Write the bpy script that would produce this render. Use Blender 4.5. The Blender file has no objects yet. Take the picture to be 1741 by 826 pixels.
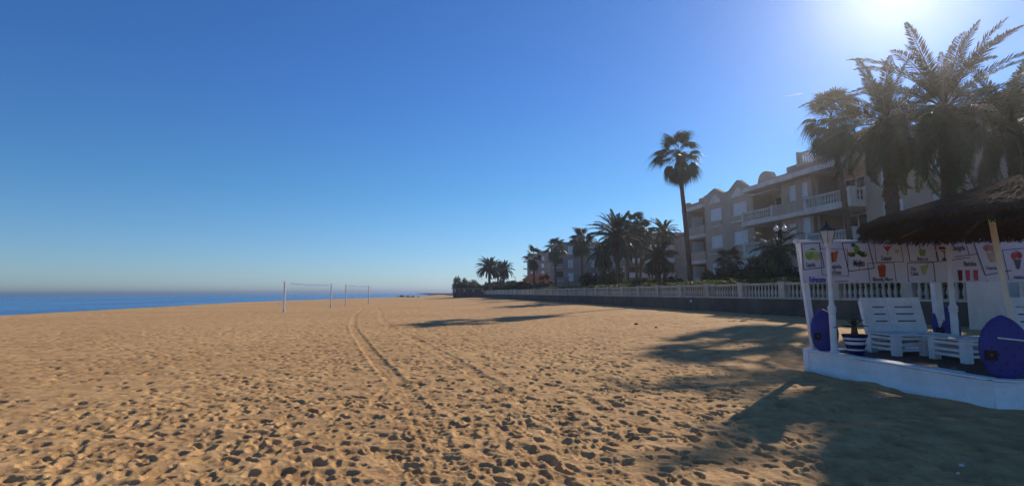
import bpy, math, random
import numpy as np
from mathutils import Vector, Matrix, Euler
R_ = math.radians
sc = bpy.context.scene
random.seed(7); rng = np.random.default_rng(11)

# ---------------------------------------------------------------- camera
cam = bpy.data.objects.new('camera', bpy.data.cameras.new('camera'))
sc.collection.objects.link(cam); sc.camera = cam
cam.data.sensor_width = 36.0
cam.data.lens = 36.0 * 900.0 / 1741.0
cam.data.clip_start = 0.05; cam.data.clip_end = 20000
cam.matrix_world = (Matrix.Translation((0, 0, 1.6)) @ Matrix.Rotation(math.pi / 2 + R_(5.31), 4, 'X')
                    @ Matrix.Rotation(R_(-.35), 4, 'Z'))
# ---------------------------------------------------------------- sky and sun
SUN_EL, SUN_AZ = R_(26.6), R_(37.8)
world = bpy.data.worlds.new('World'); sc.world = world; world.use_nodes = True
wn = world.node_tree; wn.nodes.clear()
sky = wn.nodes.new('ShaderNodeTexSky'); sky.sky_type = 'NISHITA'; sky.sun_disc = False
sky.sun_elevation = SUN_EL; sky.sun_rotation = SUN_AZ
sky.altitude = 0; sky.air_density = 1.0; sky.dust_density = 0.08; sky.ozone_density = 2.0
tint = wn.nodes.new('ShaderNodeMix'); tint.data_type = 'RGBA'; tint.blend_type = 'MULTIPLY'; tint.inputs[0].default_value = 1
tc0 = wn.nodes.new('ShaderNodeTexCoord'); sz = wn.nodes.new('ShaderNodeSeparateXYZ'); wn.links.new(tc0.outputs['Generated'], sz.inputs[0])
tr = wn.nodes.new('ShaderNodeValToRGB'); wn.links.new(sz.outputs[2], tr.inputs[0]); e_ = tr.color_ramp.elements
e_[0].position = 0; e_[0].color = (.72 / 1.5, .96 / 1.5, 1.42 / 1.5, 1); e_[1].position = .36; e_[1].color = (.44 / 1.5, .88 / 1.5, 1, 1); q_ = tr.color_ramp.elements.new(.18); q_.color = (.47 / 1.5, .93 / 1.5, 1.36 / 1.5, 1)
tg = wn.nodes.new('ShaderNodeVectorMath'); tg.operation = 'SCALE'; tg.inputs['Scale'].default_value = 1.5; wn.links.new(tr.outputs[0], tg.inputs[0])
wn.links.new(tg.outputs[0], tint.inputs[7])
# pale aureole round the sun
geo = wn.nodes.new('ShaderNodeTexCoord'); dot = wn.nodes.new('ShaderNodeVectorMath'); dot.operation = 'DOT_PRODUCT'
dot.inputs[1].default_value = (math.sin(SUN_AZ) * math.cos(SUN_EL), math.cos(SUN_AZ) * math.cos(SUN_EL), math.sin(SUN_EL))
wn.links.new(geo.outputs['Generated'], dot.inputs[0])
def halo(power, gain, col):
    mx = wn.nodes.new('ShaderNodeMath'); mx.operation = 'MAXIMUM'; mx.inputs[1].default_value = 0
    pw = wn.nodes.new('ShaderNodeMath'); pw.operation = 'POWER'; pw.inputs[1].default_value = power
    sc_ = wn.nodes.new('ShaderNodeVectorMath'); sc_.operation = 'SCALE'; sc_.inputs[0].default_value = [c * gain for c in col]
    wn.links.new(dot.outputs['Value'], mx.inputs[0]); wn.links.new(mx.outputs[0], pw.inputs[0]); wn.links.new(pw.outputs[0], sc_.inputs['Scale'])
    return sc_
h1 = halo(260, 6.0, (1, .93, 1.0)); h2 = halo(8, .12, (1, .85, .9))
addv = wn.nodes.new('ShaderNodeVectorMath'); addv.operation = 'ADD'; wn.links.new(h1.outputs[0], addv.inputs[0]); wn.links.new(h2.outputs[0], addv.inputs[1])
add2 = wn.nodes.new('ShaderNodeVectorMath'); add2.operation = 'ADD'
bg = wn.nodes.new('ShaderNodeBackground'); bg.inputs['Strength'].default_value = 0.080
wo = wn.nodes.new('ShaderNodeOutputWorld')
wn.links.new(sky.outputs[0], tint.inputs[6]); wn.links.new(tint.outputs[2], add2.inputs[0]); wn.links.new(addv.outputs[0], add2.inputs[1])
wn.links.new(add2.outputs[0], bg.inputs[0]); wn.links.new(bg.outputs[0], wo.inputs[0])
sun = bpy.data.objects.new('sun', bpy.data.lights.new('sun', 'SUN')); sc.collection.objects.link(sun)
sun.data.energy = 5.0; sun.data.angle = R_(.55); sun.data.color = (1.0, .90, .76)
sd = Vector((math.sin(SUN_AZ) * math.cos(SUN_EL), math.cos(SUN_AZ) * math.cos(SUN_EL), math.sin(SUN_EL)))
sun.rotation_euler = sd.to_track_quat('Z', 'Y').to_euler()
sun.location = (20, 25, 25)
sc.view_settings.view_transform = 'Standard'; sc.view_settings.look = 'None'
sc.view_settings.exposure = 0.0; sc.view_settings.gamma = 1.0; sc.view_settings.use_curve_mapping = False

# ---------------------------------------------------------------- materials
def new_mat(name):
    m = bpy.data.materials.new(name); m.use_nodes = True
    nt = m.node_tree; b = nt.nodes['Principled BSDF']
    return m, nt, b
def ramp(nt, fac, stops):
    r = nt.nodes.new('ShaderNodeValToRGB'); e = r.color_ramp.elements
    e[0].position, e[0].color = stops[0][0], (*stops[0][1], 1)
    e[1].position, e[1].color = stops[-1][0], (*stops[-1][1], 1)
    for p, c in stops[1:-1]:
        k = e.new(p); k.color = (*c, 1)
    nt.links.new(fac, r.inputs[0]); return r
def noise(nt, scale, detail=4, rough=.55, coord='Object', stretch=None):
    tc = nt.nodes.new('ShaderNodeTexCoord'); n = nt.nodes.new('ShaderNodeTexNoise')
    n.inputs['Scale'].default_value = scale; n.inputs['Detail'].default_value = detail
    n.inputs['Roughness'].default_value = rough
    if stretch:
        mp = nt.nodes.new('ShaderNodeMapping'); mp.inputs['Scale'].default_value = stretch
        nt.links.new(tc.outputs[coord], mp.inputs[0]); nt.links.new(mp.outputs[0], n.inputs[0])
    else: nt.links.new(tc.outputs[coord], n.inputs[0])
    return n
def plain(name, c, c2=None, scale=3, rough=.8, bump=0, bscale=30, stretch=None, metallic=0, spec=.3, detail=5):
    m, nt, b = new_mat(name)
    c2 = c2 or tuple(v * .72 for v in c)
    n = noise(nt, scale, detail, .62, stretch=stretch)
    r = ramp(nt, n.outputs[0], [(.3, c2), (.62, c)])
    nt.links.new(r.outputs[0], b.inputs['Base Color'])
    b.inputs['Roughness'].default_value = rough; b.inputs['Metallic'].default_value = metallic
    b.inputs['Specular IOR Level'].default_value = spec
    if bump:
        n2 = noise(nt, bscale, 5, .6, stretch=stretch)
        bp = nt.nodes.new('ShaderNodeBump'); bp.inputs['Strength'].default_value = bump; bp.inputs['Distance'].default_value = .02
        nt.links.new(n2.outputs[0], bp.inputs['Height']); nt.links.new(bp.outputs[0], b.inputs['Normal'])
    return m
def weather(m, stain=(.35, .32, .28), amt=.5, scale=1.5, stretch=(1, 1, .25), chips=None, vary=0):
    nt = m.node_tree; b = nt.nodes['Principled BSDF']; src = b.inputs['Base Color'].links[0].from_socket
    n = noise(nt, scale, 7, .7, stretch=stretch); r = ramp(nt, n.outputs[0], [(.46, (0, 0, 0)), (.70, (amt,) * 3)])
    mx = nt.nodes.new('ShaderNodeMix'); mx.data_type = 'RGBA'; mx.inputs[7].default_value = (*stain, 1)
    nt.links.new(r.outputs[0], mx.inputs[0]); nt.links.new(src, mx.inputs[6]); out = mx.outputs[2]
    if chips:
        n = noise(nt, 26, 6, .75); r = ramp(nt, n.outputs[0], [(.62, (0, 0, 0)), (.66, (.85,) * 3)])
        mx = nt.nodes.new('ShaderNodeMix'); mx.data_type = 'RGBA'; mx.inputs[7].default_value = (*chips, 1)
        nt.links.new(r.outputs[0], mx.inputs[0]); nt.links.new(out, mx.inputs[6]); out = mx.outputs[2]
    if vary:
        oi = nt.nodes.new('ShaderNodeObjectInfo'); mr = nt.nodes.new('ShaderNodeMapRange'); mr.inputs['To Min'].default_value = 1 - vary; mr.inputs['To Max'].default_value = 1 + vary * .3
        nt.links.new(oi.outputs['Random'], mr.inputs['Value']); vm = nt.nodes.new('ShaderNodeVectorMath'); vm.operation = 'SCALE'
        nt.links.new(out, vm.inputs[0]); nt.links.new(mr.outputs[0], vm.inputs['Scale']); out = vm.outputs[0]
    nt.links.new(out, b.inputs['Base Color'])
def leafmat(name, c, c2, trans=.3, scale=6):
    m, nt, b = new_mat(name)
    n = noise(nt, scale, 3)
    r = ramp(nt, n.outputs[0], [(.35, c2), (.65, c)])
    nt.links.new(r.outputs[0], b.inputs['Base Color']); b.inputs['Roughness'].default_value = .5
    b.inputs['Specular IOR Level'].default_value = .35
    t = nt.nodes.new('ShaderNodeBsdfTranslucent'); nt.links.new(r.outputs[0], t.inputs[0])
    mx = nt.nodes.new('ShaderNodeMixShader'); mx.inputs[0].default_value = trans
    out = nt.nodes['Material Output']
    nt.links.new(b.outputs[0], mx.inputs[1]); nt.links.new(t.outputs[0], mx.inputs[2]); nt.links.new(mx.outputs[0], out.inputs[0])
    return m
M = {}
# sand
def sand_mat():
    m, nt, b = new_mat('sand')
    n1 = noise(nt, .12, 4, .5); n2 = noise(nt, 2.2, 6, .65); n3 = noise(nt, 90, 3, .7)
    r1 = ramp(nt, n1.outputs[0], [(.3, (.53, .312, .138)), (.7, (.625, .386, .170))])
    r2 = ramp(nt, n2.outputs[0], [(.34, (.70, .66, .64)), (.62, (1.06, 1.06, 1.04))])
    r3 = ramp(nt, n3.outputs[0], [(.25, (.72, .70, .68)), (.5, (1, 1, 1)), (.8, (1.12, 1.1, 1.1))])
    a = nt.nodes.new('ShaderNodeMix'); a.data_type = 'RGBA'; a.blend_type = 'MULTIPLY'; a.inputs[0].default_value = 1
    nt.links.new(r1.outputs[0], a.inputs[6]); nt.links.new(r2.outputs[0], a.inputs[7])
    a2 = nt.nodes.new('ShaderNodeMix'); a2.data_type = 'RGBA'; a2.blend_type = 'MULTIPLY'; a2.inputs[0].default_value = 1
    nt.links.new(a.outputs[2], a2.inputs[6]); nt.links.new(r3.outputs[0], a2.inputs[7])
    nt.links.new(a2.outputs[2], b.inputs['Base Color'])
    b.inputs['Roughness'].default_value = .95; b.inputs['Specular IOR Level'].default_value = .12
    nb = noise(nt, 55, 6, .75); nb2 = noise(nt, 7, 5, .6)
    ad = nt.nodes.new('ShaderNodeMath'); ad.operation = 'MULTIPLY_ADD'; ad.inputs[1].default_value = .35
    nt.links.new(nb.outputs[0], ad.inputs[0]); nt.links.new(nb2.outputs[0], ad.inputs[2])
    bp = nt.nodes.new('ShaderNodeBump'); bp.inputs['Strength'].default_value = .55; bp.inputs['Distance'].default_value = .045
    nt.links.new(ad.outputs[0], bp.inputs['Height']); nt.links.new(bp.outputs[0], b.inputs['Normal'])
    return m
M['sand'] = sand_mat()
def water_mat():
    m, nt, b = new_mat('sea_water')
    b.inputs['Base Color'].default_value = (.03, .14, .32, 1)
    b.inputs['Roughness'].default_value = .22; b.inputs['IOR'].default_value = 1.33
    b.inputs['Specular IOR Level'].default_value = .5
    n = noise(nt, .35, 6, .6, stretch=(1, .6, 1)); n2 = noise(nt, .035, 5, .6, stretch=(1, .25, 1))
    ad = nt.nodes.new('ShaderNodeMath'); ad.operation = 'ADD'
    nt.links.new(n.outputs[0], ad.inputs[0]); nt.links.new(n2.outputs[0], ad.inputs[1])
    bp = nt.nodes.new('ShaderNodeBump'); bp.inputs['Strength'].default_value = 1; bp.inputs['Distance'].default_value = 1.6
    nt.links.new(ad.outputs[0], bp.inputs['Height']); nt.links.new(bp.outputs[0], b.inputs['Normal'])
    r = ramp(nt, n2.outputs[0], [(.38, (.022, .12, .31)), (.62, (.07, .24, .46))])
    nt.links.new(r.outputs[0], b.inputs['Base Color'])
    return m
M['water'] = water_mat()
M['plaster'] = plain('pink_beige_plaster', (.50, .385, .285), (.43, .33, .245), .6, .9, .25, 12)
M['plaster2'] = plain('grey_beige_plaster', (.36, .31, .26), (.29, .25, .21), .5, .9)
M['plaster3'] = plain('salmon_plaster', (.46, .30, .21), (.38, .24, .17), .5, .9)
M['brick'] = plain('reddish_render', (.33, .20, .16), (.25, .15, .12), .5, .9)
M['terra'] = plain('terracotta', (.42, .16, .09), (.30, .11, .06), 2, .85)
M['cream'] = plain('cream_trim', (.72, .66, .56), (.62, .56, .47), 1.2, .8)
M['stone'] = plain('cast_stone', (.66, .56, .44), (.50, .42, .33), 1.6, .85, .3, 25)
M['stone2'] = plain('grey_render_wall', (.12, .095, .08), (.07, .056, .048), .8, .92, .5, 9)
M['shutter'] = plain('white_shutter', (.80, .80, .80), (.74, .74, .74), 3, .45)
M['white'] = plain('white_paint', (.80, .80, .79), (.66, .65, .63), 5, .6, .12, 22)
M['whitewash'] = plain('whitewashed_masonry', (.86, .86, .86), (.80, .80, .79), 4, .75, .5, 10)
M['glass'] = plain('dark_window_glass', (.03, .035, .04), (.02, .02, .025), 1, .08, spec=.8)
M['dark'] = plain('dark_opening', (.05, .04, .035), (.035, .03, .028), 1, .8)
M['metal'] = plain('dark_metal', (.035, .035, .04), (.02, .02, .02), 4, .45, metallic=.6)
M['greymetal'] = plain('grey_metal', (.35, .36, .37), (.25, .25, .26), 4, .4, metallic=.7)
M['globe'] = plain('opal_globe', (.85, .80, .76), (.80, .74, .70), 2, .25)
M['pave'] = plain('promenade_paving', (.36, .31, .26), (.28, .24, .20), 2, .9)
M['frond'] = leafmat('date_palm_frond', (.075, .10, .030), (.045, .065, .022), .22)
M['frond_far'] = leafmat('date_palm_frond_dark', (.060, .085, .030), (.035, .055, .022), .15)
M['fan'] = leafmat('fan_palm_leaf', (.055, .085, .030), (.030, .050, .018), .18)
M['deadfan'] = leafmat('dry_palm_leaf', (.16, .115, .07), (.09, .062, .04), .12)
M['hedge'] = leafmat('hedge_leaf', (.16, .20, .045), (.05, .075, .022), .4, 5)
M['bush'] = leafmat('bush_leaf', (.06, .075, .030), (.03, .042, .018), .2, 2)
M['tamarisk'] = leafmat('tamarisk_leaf', (.15, .165, .09), (.08, .095, .05), .3, 1)
M['trunk'] = plain('palm_trunk', (.15, .105, .075), (.06, .042, .032), 7, .95, 1.0, 18, stretch=(1, 1, 2.5))
M['thatch'] = plain('thatch', (.06, .042, .032), (.03, .021, .016), 9, .9)  # umbrella core and underside: same straw, darkened to paint in its shade
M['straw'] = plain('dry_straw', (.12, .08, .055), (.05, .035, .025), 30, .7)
M['wood'] = plain('pale_wood_pole', (.74, .71, .62), (.64, .60, .50), 8, .7, stretch=(1, 1, .1))
M['deck'] = plain('brown_decking', (.10, .062, .042), (.06, .036, .026), 5, .85, .2, 30, stretch=(.2, 1, 1))
M['blue'] = plain('blue_board', (.05, .05, .24), (.038, .038, .18), 4, .5)
M['navy'] = plain('navy_glaze', (.012, .014, .085), (.009, .01, .06), 4, .3)
M['potwhite'] = plain('white_glaze', (.75, .75, .74), (.6, .6, .6), 4, .3)
M['black'] = plain('black_print', (.012, .012, .014), (.01, .01, .01), 4, .6)
M['lens'] = leafmat('frosted_lantern_glass', (.86, .84, .76), (.78, .76, .68), .65)
M['rope'] = plain('white_rope', (.78, .78, .76), (.6, .6, .58), 40, .8)
M['lens'].node_tree.nodes['Principled BSDF'].inputs['Transmission Weight'].default_value = 0
M['netblue'] = plain('blue_net_tape', (.10, .20, .55), (.08, .16, .45), 4, .6)
M['rock'] = plain('dark_rock', (.07, .065, .06), (.035, .033, .03), 3, .9, .8, 6)
M['shell'] = plain('white_shell', (.75, .72, .66), (.6, .56, .5), 20, .6)
for k, c in dict(print_grey=(.10, .10, .13), print_green=(.22, .42, .06), print_dkgreen=(.03, .10, .02), print_red=(.45, .04, .02), print_orange=(.50, .16, .03),
                 print_wine=(.16, .012, .02), print_pink=(.55, .08, .12), print_blue=(.03, .05, .42), print_cream=(.55, .42, .28), print_black=(.02, .02, .035),
                 print_rose=(.50, .22, .20), print_lime=(.40, .50, .16)).items():
    M[k] = plain(k, c, tuple(v * .75 for v in c), 12, .6)
weather(M['white'], (.50, .46, .40), .55, 2.2, (1, 1, .5), (.34, .26, .18)); weather(M['whitewash'], (.50, .47, .43), .4, 1.3, (1, 1, .5), (.42, .39, .35))
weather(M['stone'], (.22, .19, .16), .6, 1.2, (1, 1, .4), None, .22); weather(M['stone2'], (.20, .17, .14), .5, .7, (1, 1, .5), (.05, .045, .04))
weather(M['plaster'], (.24, .18, .15), .45, .5, (1, 1, .3)); weather(M['plaster2'], (.20, .17, .15), .5, .35, (1, 1, .3)); weather(M['cream'], (.30, .26, .22), .5, .9, (1, 1, .3)); weather(M['shutter'], (.5, .5, .5), .35, 1.5, (1, 1, .5), None, .12)
def banner_mat():
    m, nt, b = new_mat('banner_vinyl')
    n = noise(nt, 2.5, 4)
    r = ramp(nt, n.outputs[0], [(.3, (.66, .64, .70)), (.7, (.74, .72, .77))])
    nt.links.new(r.outputs[0], b.inputs['Base Color']); b.inputs['Roughness'].default_value = .55
    t = nt.nodes.new('ShaderNodeBsdfTranslucent'); nt.links.new(r.outputs[0], t.inputs[0])
    mx = nt.nodes.new('ShaderNodeMixShader'); mx.inputs[0].default_value = .12
    nt.links.new(b.outputs[0], mx.inputs[1]); nt.links.new(t.outputs[0], mx.inputs[2])
    nt.links.new(mx.outputs[0], nt.nodes['Material Output'].inputs[0]); return m
M['banner'] = banner_mat()
for k in ('thatch', 'straw', 'trunk'): M[k].node_tree.nodes['Principled BSDF'].inputs['Specular IOR Level'].default_value = 0.02; M[k].node_tree.nodes['Principled BSDF'].inputs['Roughness'].default_value = 1

# ---------------------------------------------------------------- helpers
def link(o): sc.collection.objects.link(o); return o
def tag(o, label=None, cat=None, group=None, kind=None):
    if label: o['label'] = label
    if cat: o['category'] = cat
    if group: o['group'] = group
    if kind: o['kind'] = kind
    return o
def thing(name, label, cat, loc=(0, 0, 0), rz=0, group=None):
    o = link(bpy.data.objects.new(name, None)); o.location = loc; o.rotation_euler = (0, 0, rz); o.empty_display_size = .2
    return tag(o, label, cat, group)
class MB:
    def __init__(s): s.v = []; s.f = []
    def add(s, vs, fs, m=None):
        n = len(s.v)
        if m is not None: vs = [tuple(m @ Vector(v)) for v in vs]
        s.v += [tuple(v) for v in vs]; s.f += [tuple(i + n for i in f) for f in fs]; return s
    def box(s, x0, x1, y0, y1, z0, z1, m=None):
        vs = [(x, y, z) for z in (z0, z1) for y in (y0, y1) for x in (x0, x1)]
        return s.add(vs, [(0, 2, 3, 1), (4, 5, 7, 6), (0, 1, 5, 4), (2, 6, 7, 3), (0, 4, 6, 2), (1, 3, 7, 5)], m)
    def lathe(s, prof, n=12, m=None, c=(0, 0), cap=True):
        vs = []; fs = []
        for r, z in prof:
            for k in range(n):
                a = 2 * math.pi * k / n; vs.append((c[0] + r * math.cos(a), c[1] + r * math.sin(a), z))
        for i in range(len(prof) - 1):
            for k in range(n):
                k2 = (k + 1) % n; fs.append((i * n + k, i * n + k2, (i + 1) * n + k2, (i + 1) * n + k))
        if cap:
            fs.append(tuple(range(n))[::-1]); fs.append(tuple((len(prof) - 1) * n + k for k in range(n)))
        return s.add(vs, fs, m)
    def tube(s, pts, r, n=6):
        pts = [Vector(p) for p in pts]; rs = r if isinstance(r, (list, tuple)) else [r] * len(pts)
        vs = []; fs = []
        for i, p in enumerate(pts):
            t = (pts[min(i + 1, len(pts) - 1)] - pts[max(i - 1, 0)]).normalized()
            a = t.cross(Vector((0, 0, 1)) if abs(t.z) < .9 else Vector((1, 0, 0))).normalized(); b = t.cross(a)
            for k in range(n):
                an = 2 * math.pi * k / n; q = p + (a * math.cos(an) + b * math.sin(an)) * rs[i]; vs.append(tuple(q))
        for i in range(len(pts) - 1):
            for k in range(n):
                k2 = (k + 1) % n; fs.append((i * n + k, (i + 1) * n + k, (i + 1) * n + k2, i * n + k2))
        fs.append(tuple(range(n))); fs.append(tuple((len(pts) - 1) * n + k for k in range(n))[::-1])
        return s.add(vs, fs)
    def prism(s, poly, y0, y1, m=None):      # poly in (x,z)
        n = len(poly); vs = [(x, y0, z) for x, z in poly] + [(x, y1, z) for x, z in poly]
        fs = [tuple(range(n)), tuple(range(n, 2 * n))[::-1]] + [(i, n + i, n + (i + 1) % n, (i + 1) % n) for i in range(n)]
        return s.add(vs, fs, m)
    def mesh(s, name, mat, smooth=False):
        me = bpy.data.meshes.new(name); me.from_pydata(s.v, [], s.f); me.materials.append(mat)
        if smooth: me.shade_smooth()
        me.update(); return me
    def build(s, name, mat, parent=None, loc=(0, 0, 0), smooth=False, bevel=0):
        o = link(bpy.data.objects.new(name, s.mesh(name, mat, smooth))); o.location = loc
        if parent: o.parent = parent
        if bevel:
            b = o.modifiers.new('bevel', 'BEVEL'); b.width = bevel; b.segments = 2; b.limit_method = 'ANGLE'
        return o
def npmesh(name, V, Fq, mat, smooth=False):
    me = bpy.data.meshes.new(name); V = np.asarray(V, np.float32); Fq = np.asarray(Fq, np.int32); k = Fq.shape[1]
    me.vertices.add(len(V)); me.vertices.foreach_set('co', V.ravel())
    me.loops.add(Fq.size); me.loops.foreach_set('vertex_index', Fq.ravel())
    me.polygons.add(len(Fq)); me.polygons.foreach_set('loop_start', np.arange(0, Fq.size, k, dtype=np.int32))
    me.materials.append(mat); me.update(calc_edges=True); me.validate()
    if smooth: me.shade_smooth()
    return me
def put(name, me, parent=None, loc=(0, 0, 0), rot=(0, 0, 0), scale=None):
    o = link(bpy.data.objects.new(name, me)); o.location = loc; o.rotation_euler = rot
    if scale: o.scale = scale
    if parent: o.parent = parent
    return o
def copy_tree(o, parent=None):
    c = o.copy(); link(c); c.parent = parent
    for ch in list(o.children): copy_tree(ch, c)
    return c

# ---------------------------------------------------------------- terrain
SL = .1893                         # the wall and buildings recede along (-SL, 1)
def crest(y):
    return np.interp(y, [-200, 95, 120, 158, 200, 260, 340, 4000], [-31.3, -31.3, -27, -18, -6, 8, 18, 240])
def smooth(a, b, x):
    t = np.clip((x - a) / (b - a), 0, 1); return t * t * (3 - 2 * t)
def vnoise(x, y, seed=0):
    xi = np.floor(x).astype(np.int64); yi = np.floor(y).astype(np.int64); fx = x - xi; fy = y - yi
    u = fx * fx * (3 - 2 * fx); v = fy * fy * (3 - 2 * fy)
    def h(a, b):
        n = (a * 374761393 + b * 668265263 + seed * 1442695041) & 0x7fffffff
        n = ((n ^ (n >> 13)) * 1274126177) & 0x7fffffff
        return ((n ^ (n >> 16)) & 0xffff) / 65535.
    return (h(xi, yi) * (1 - u) + h(xi + 1, yi) * u) * (1 - v) + (h(xi, yi + 1) * (1 - u) + h(xi + 1, yi + 1) * u) * v
def macro(x, y):
    xp = x + SL * y
    z = .22 * smooth(4, 17, xp)
    cr = crest(y); d = cr - xp
    z = z - np.where(d > 0, np.minimum(d * .11, 3.0), 0) + .10 * np.exp(-(d + 2.5) ** 2 / 14)
    return z
def build_sand():
    ang = np.concatenate([np.arange(-180, -63, 5.), np.arange(-63, 63, .15), np.arange(63, 180, 5.)])
    th = np.radians(ang)
    r = [0.25]
    while r[-1] < 2.6: r.append(r[-1] * 1.06)
    while r[-1] < 20: r.append(r[-1] * 1.0037)
    while r[-1] < 60: r.append(r[-1] * 1.0062)
    while r[-1] < 250: r.append(r[-1] * 1.014)
    while r[-1] < 9000: r.append(r[-1] * 1.09)
    r = np.array(r); nr, na = len(r), len(th); lr = np.log(r)
    X = r[:, None] * np.sin(th)[None]; Y = r[:, None] * np.cos(th)[None]
    Z = macro(X, Y)
    near = np.clip(1 - (r / 130)[:, None], 0, 1)
    w1 = vnoise(X * .5, Y * .5, 9)
    Z += .05 * (vnoise(X * .45, Y * .45, 1) - .5) * near
    Z += (.030 * (vnoise(X * 1.7, Y * 1.7, 2) - .5) + .016 * (vnoise(X * 3.9, Y * 3.9, 3) - .5)) * near
    rg = 1 - np.abs(2 * vnoise(X * 3.1 + 3 * w1, Y * 3.1, 12) - 1)
    Z += .009 * rg * near
    fine = np.clip(1 - (r / 26)[:, None], 0, 1)
    Z += (.018 * (vnoise(X * 8.5, Y * 8.5, 4) - .5) + .011 * (vnoise(X * 19, Y * 19, 5) - .5) + .005 * (vnoise(X * 43, Y * 43, 6) - .5)) * fine
    TR = [(np.array([3.2, 4.57, 5.16, 6.09, 8.29, 12.06, 15.97, 24.89, 37.67, 61]), np.array([-.28, -.46, -.65, -.89, -1.55, -2.95, -4.37, -7.43, -11.13, -17])),
          (np.array([3.0, 4.54, 5.71, 6.52, 7.77, 9.45, 11.97, 16.76, 24.72, 33.17, 45.5, 61]), np.array([1.05, .91, .73, .58, .27, -.36, -1.14, -2.79, -5.56, -8.16, -11.2, -15.5]))]
    # footprints and scuffs
    Dp = np.zeros_like(Z)
    def stamp(x0, y0, a, b, an, dep, rim=.22):
        r0 = math.hypot(x0, y0); t0 = math.atan2(x0, y0); R = max(a, b) * 1.9
        if r0 < 1.5 or r0 > 62: return
        i0, i1 = np.searchsorted(r, (r0 - R, r0 + R)); j0, j1 = np.searchsorted(th, (t0 - R / r0, t0 + R / r0))
        if i1 <= i0 or j1 <= j0: return
        dx = X[i0:i1, j0:j1] - x0; dy = Y[i0:i1, j0:j1] - y0; c, s = math.cos(an), math.sin(an)
        u = (dx * c + dy * s) / a; v = (-dx * s + dy * c) / b; d = np.sqrt(u * u + v * v)
        w = np.exp(-d ** 6 * 1.1); Dp[i0:i1, j0:j1] = Dp[i0:i1, j0:j1] * (1 - .85 * w) - dep * w * (1 + .25 * u * 0) + dep * rim * np.exp(-((d - 1.30) / .28) ** 2)
    def beach(x, y):
        xp = x + SL * y
        return float(crest(y)) + 4 < xp < 18 and not (x > 5.6 and 5.8 < y < 11.6)
    for k in range(120000):
        rr = random.uniform(2.6, 60) ** 1.0 if k % 2 else math.sqrt(random.uniform(7, 900))
        t = random.uniform(-1.08, 1.08); x, y = rr * math.sin(t), rr * math.cos(t)
        if not beach(x, y): continue
        # quieter sand towards the left water side and near the wall
        q = .35 + .65 * math.exp(-((x + .28 * y - 2.2) / 9) ** 2)
        if random.random() > q or random.random() > .2 + 1.3 * float(vnoise(np.array(x * .42), np.array(y * .42), 44)) ** 1.3: continue
        s = random.uniform(.7, 1.25)
        sc_ = max(1., rr / 18)
        if random.random() < .10: stamp(x, y, (.11 * s * sc_ ** .5), .048 * s * sc_ ** .5, random.gauss(1.75, .75), random.uniform(.016, .042) * sc_ ** .35)
        else:
            a = .018 + .080 * random.random() ** 3.4; a *= sc_ ** .5; stamp(x, y, a, a * random.uniform(.5, .95), random.uniform(0, 3.14), random.uniform(.25, .55) * a)
    # lines of single footprints
    for k in range(46):
        x, y = random.uniform(-16, 9), random.uniform(3, 26); d = random.gauss(1.76, .35)
        for i in range(34):
            sd_ = .085 if i % 2 else -.085
            px_, py_ = x + i * .66 * math.cos(d) - sd_ * math.sin(d), y + i * .66 * math.sin(d) + sd_ * math.cos(d); d += random.gauss(0, .03)
            if beach(px_, py_):
                stamp(px_, py_, .145, .058, d, .036); stamp(px_ - .09 * math.cos(d), py_ - .09 * math.sin(d), .05, .045, d, .014)
    for ty, tx, ya, yb, cols in ((*TR[0], 4.0, 8.6, 4), (*TR[1], 4.6, 10.5, 3), (*TR[0], 8.6, 15, 3)):
        yy = ya
        while yy < yb:
            xc = float(np.interp(yy, ty, tx)); sl = float(np.interp(yy + .2, ty, tx) - xc) / .2
            for c_ in range(cols):
                if random.random() < .82:
                    o_ = (c_ - (cols - 1) / 2) * .085; stamp(xc + o_ + random.gauss(0, .008), yy - o_ * sl * .8 + (.04 if c_ % 2 else 0) + random.gauss(0, .006), random.uniform(.026, .038), random.uniform(.018, .026), random.gauss(0, .3), random.uniform(.014, .030), .3)
            yy += .082 if yy < 9 else .11
    Dp = np.clip(Dp, -.05, .02) * .9
    # tyre tracks of a beach vehicle
    tr = TR
    m = (r > 2.7) & (r < 60)
    Xs, Ys = X[m], Y[m]; Z[~m] += Dp[~m]; Dm = Dp[m]; Zm = Z[m]
    for q, (ty, tx) in enumerate(tr):
        yy = np.linspace(ty[0], ty[-1], 1600); xx = np.interp(yy, ty, tx)
        ker = np.ones(61) / 61; xx = np.convolve(np.pad(xx, 30, mode='edge'), ker, 'valid')
        dxdy = np.gradient(xx, yy); arc = np.cumsum(np.hypot(np.gradient(xx), np.gradient(yy)))
        c = 1 / np.sqrt(1 + np.interp(Ys, yy, dxdy) ** 2)
        d = (Xs - np.interp(Ys, yy, xx)) * c
        s = np.interp(Ys, yy, arc) + d * np.interp(Ys, yy, dxdy)
        inside = ((Ys > ty[0]) & (Ys < ty[-1])).astype(float)
        wid = .17
        gate = np.maximum(smooth(.25, .55, vnoise(s * .45 + 5, s * 0 + q * 3, 33)), smooth(8, 12, Ys))
        fade = .45 + .55 * smooth(.35, .6, vnoise(s * .7, s * 0 + q * 7, 21))
        body = smooth(wid * 1.25, wid * .8, np.abs(d)) * inside
        lug = np.clip(1.6 * np.sin(2 * math.pi * (s / .155 + np.sign(d) * .25 + np.abs(d) * 2.2)), -1, 1) * smooth(.012, .035, np.abs(d))
        st = (.82, .5)[q]; Dm = Dm * (1 - .42 * st * body)
        Zm += st * (-.012 - .014 * smooth(7, 11, Ys) - .022 * lug * fade) * body * (.35 + .65 * gate) + st * (.008 + .012 * smooth(7, 11, Ys)) * np.exp(-((np.abs(d) - wid * 1.25) / .045) ** 2) * inside * (.6 + .4 * gate)
    Z[m] = Zm + Dm
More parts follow.
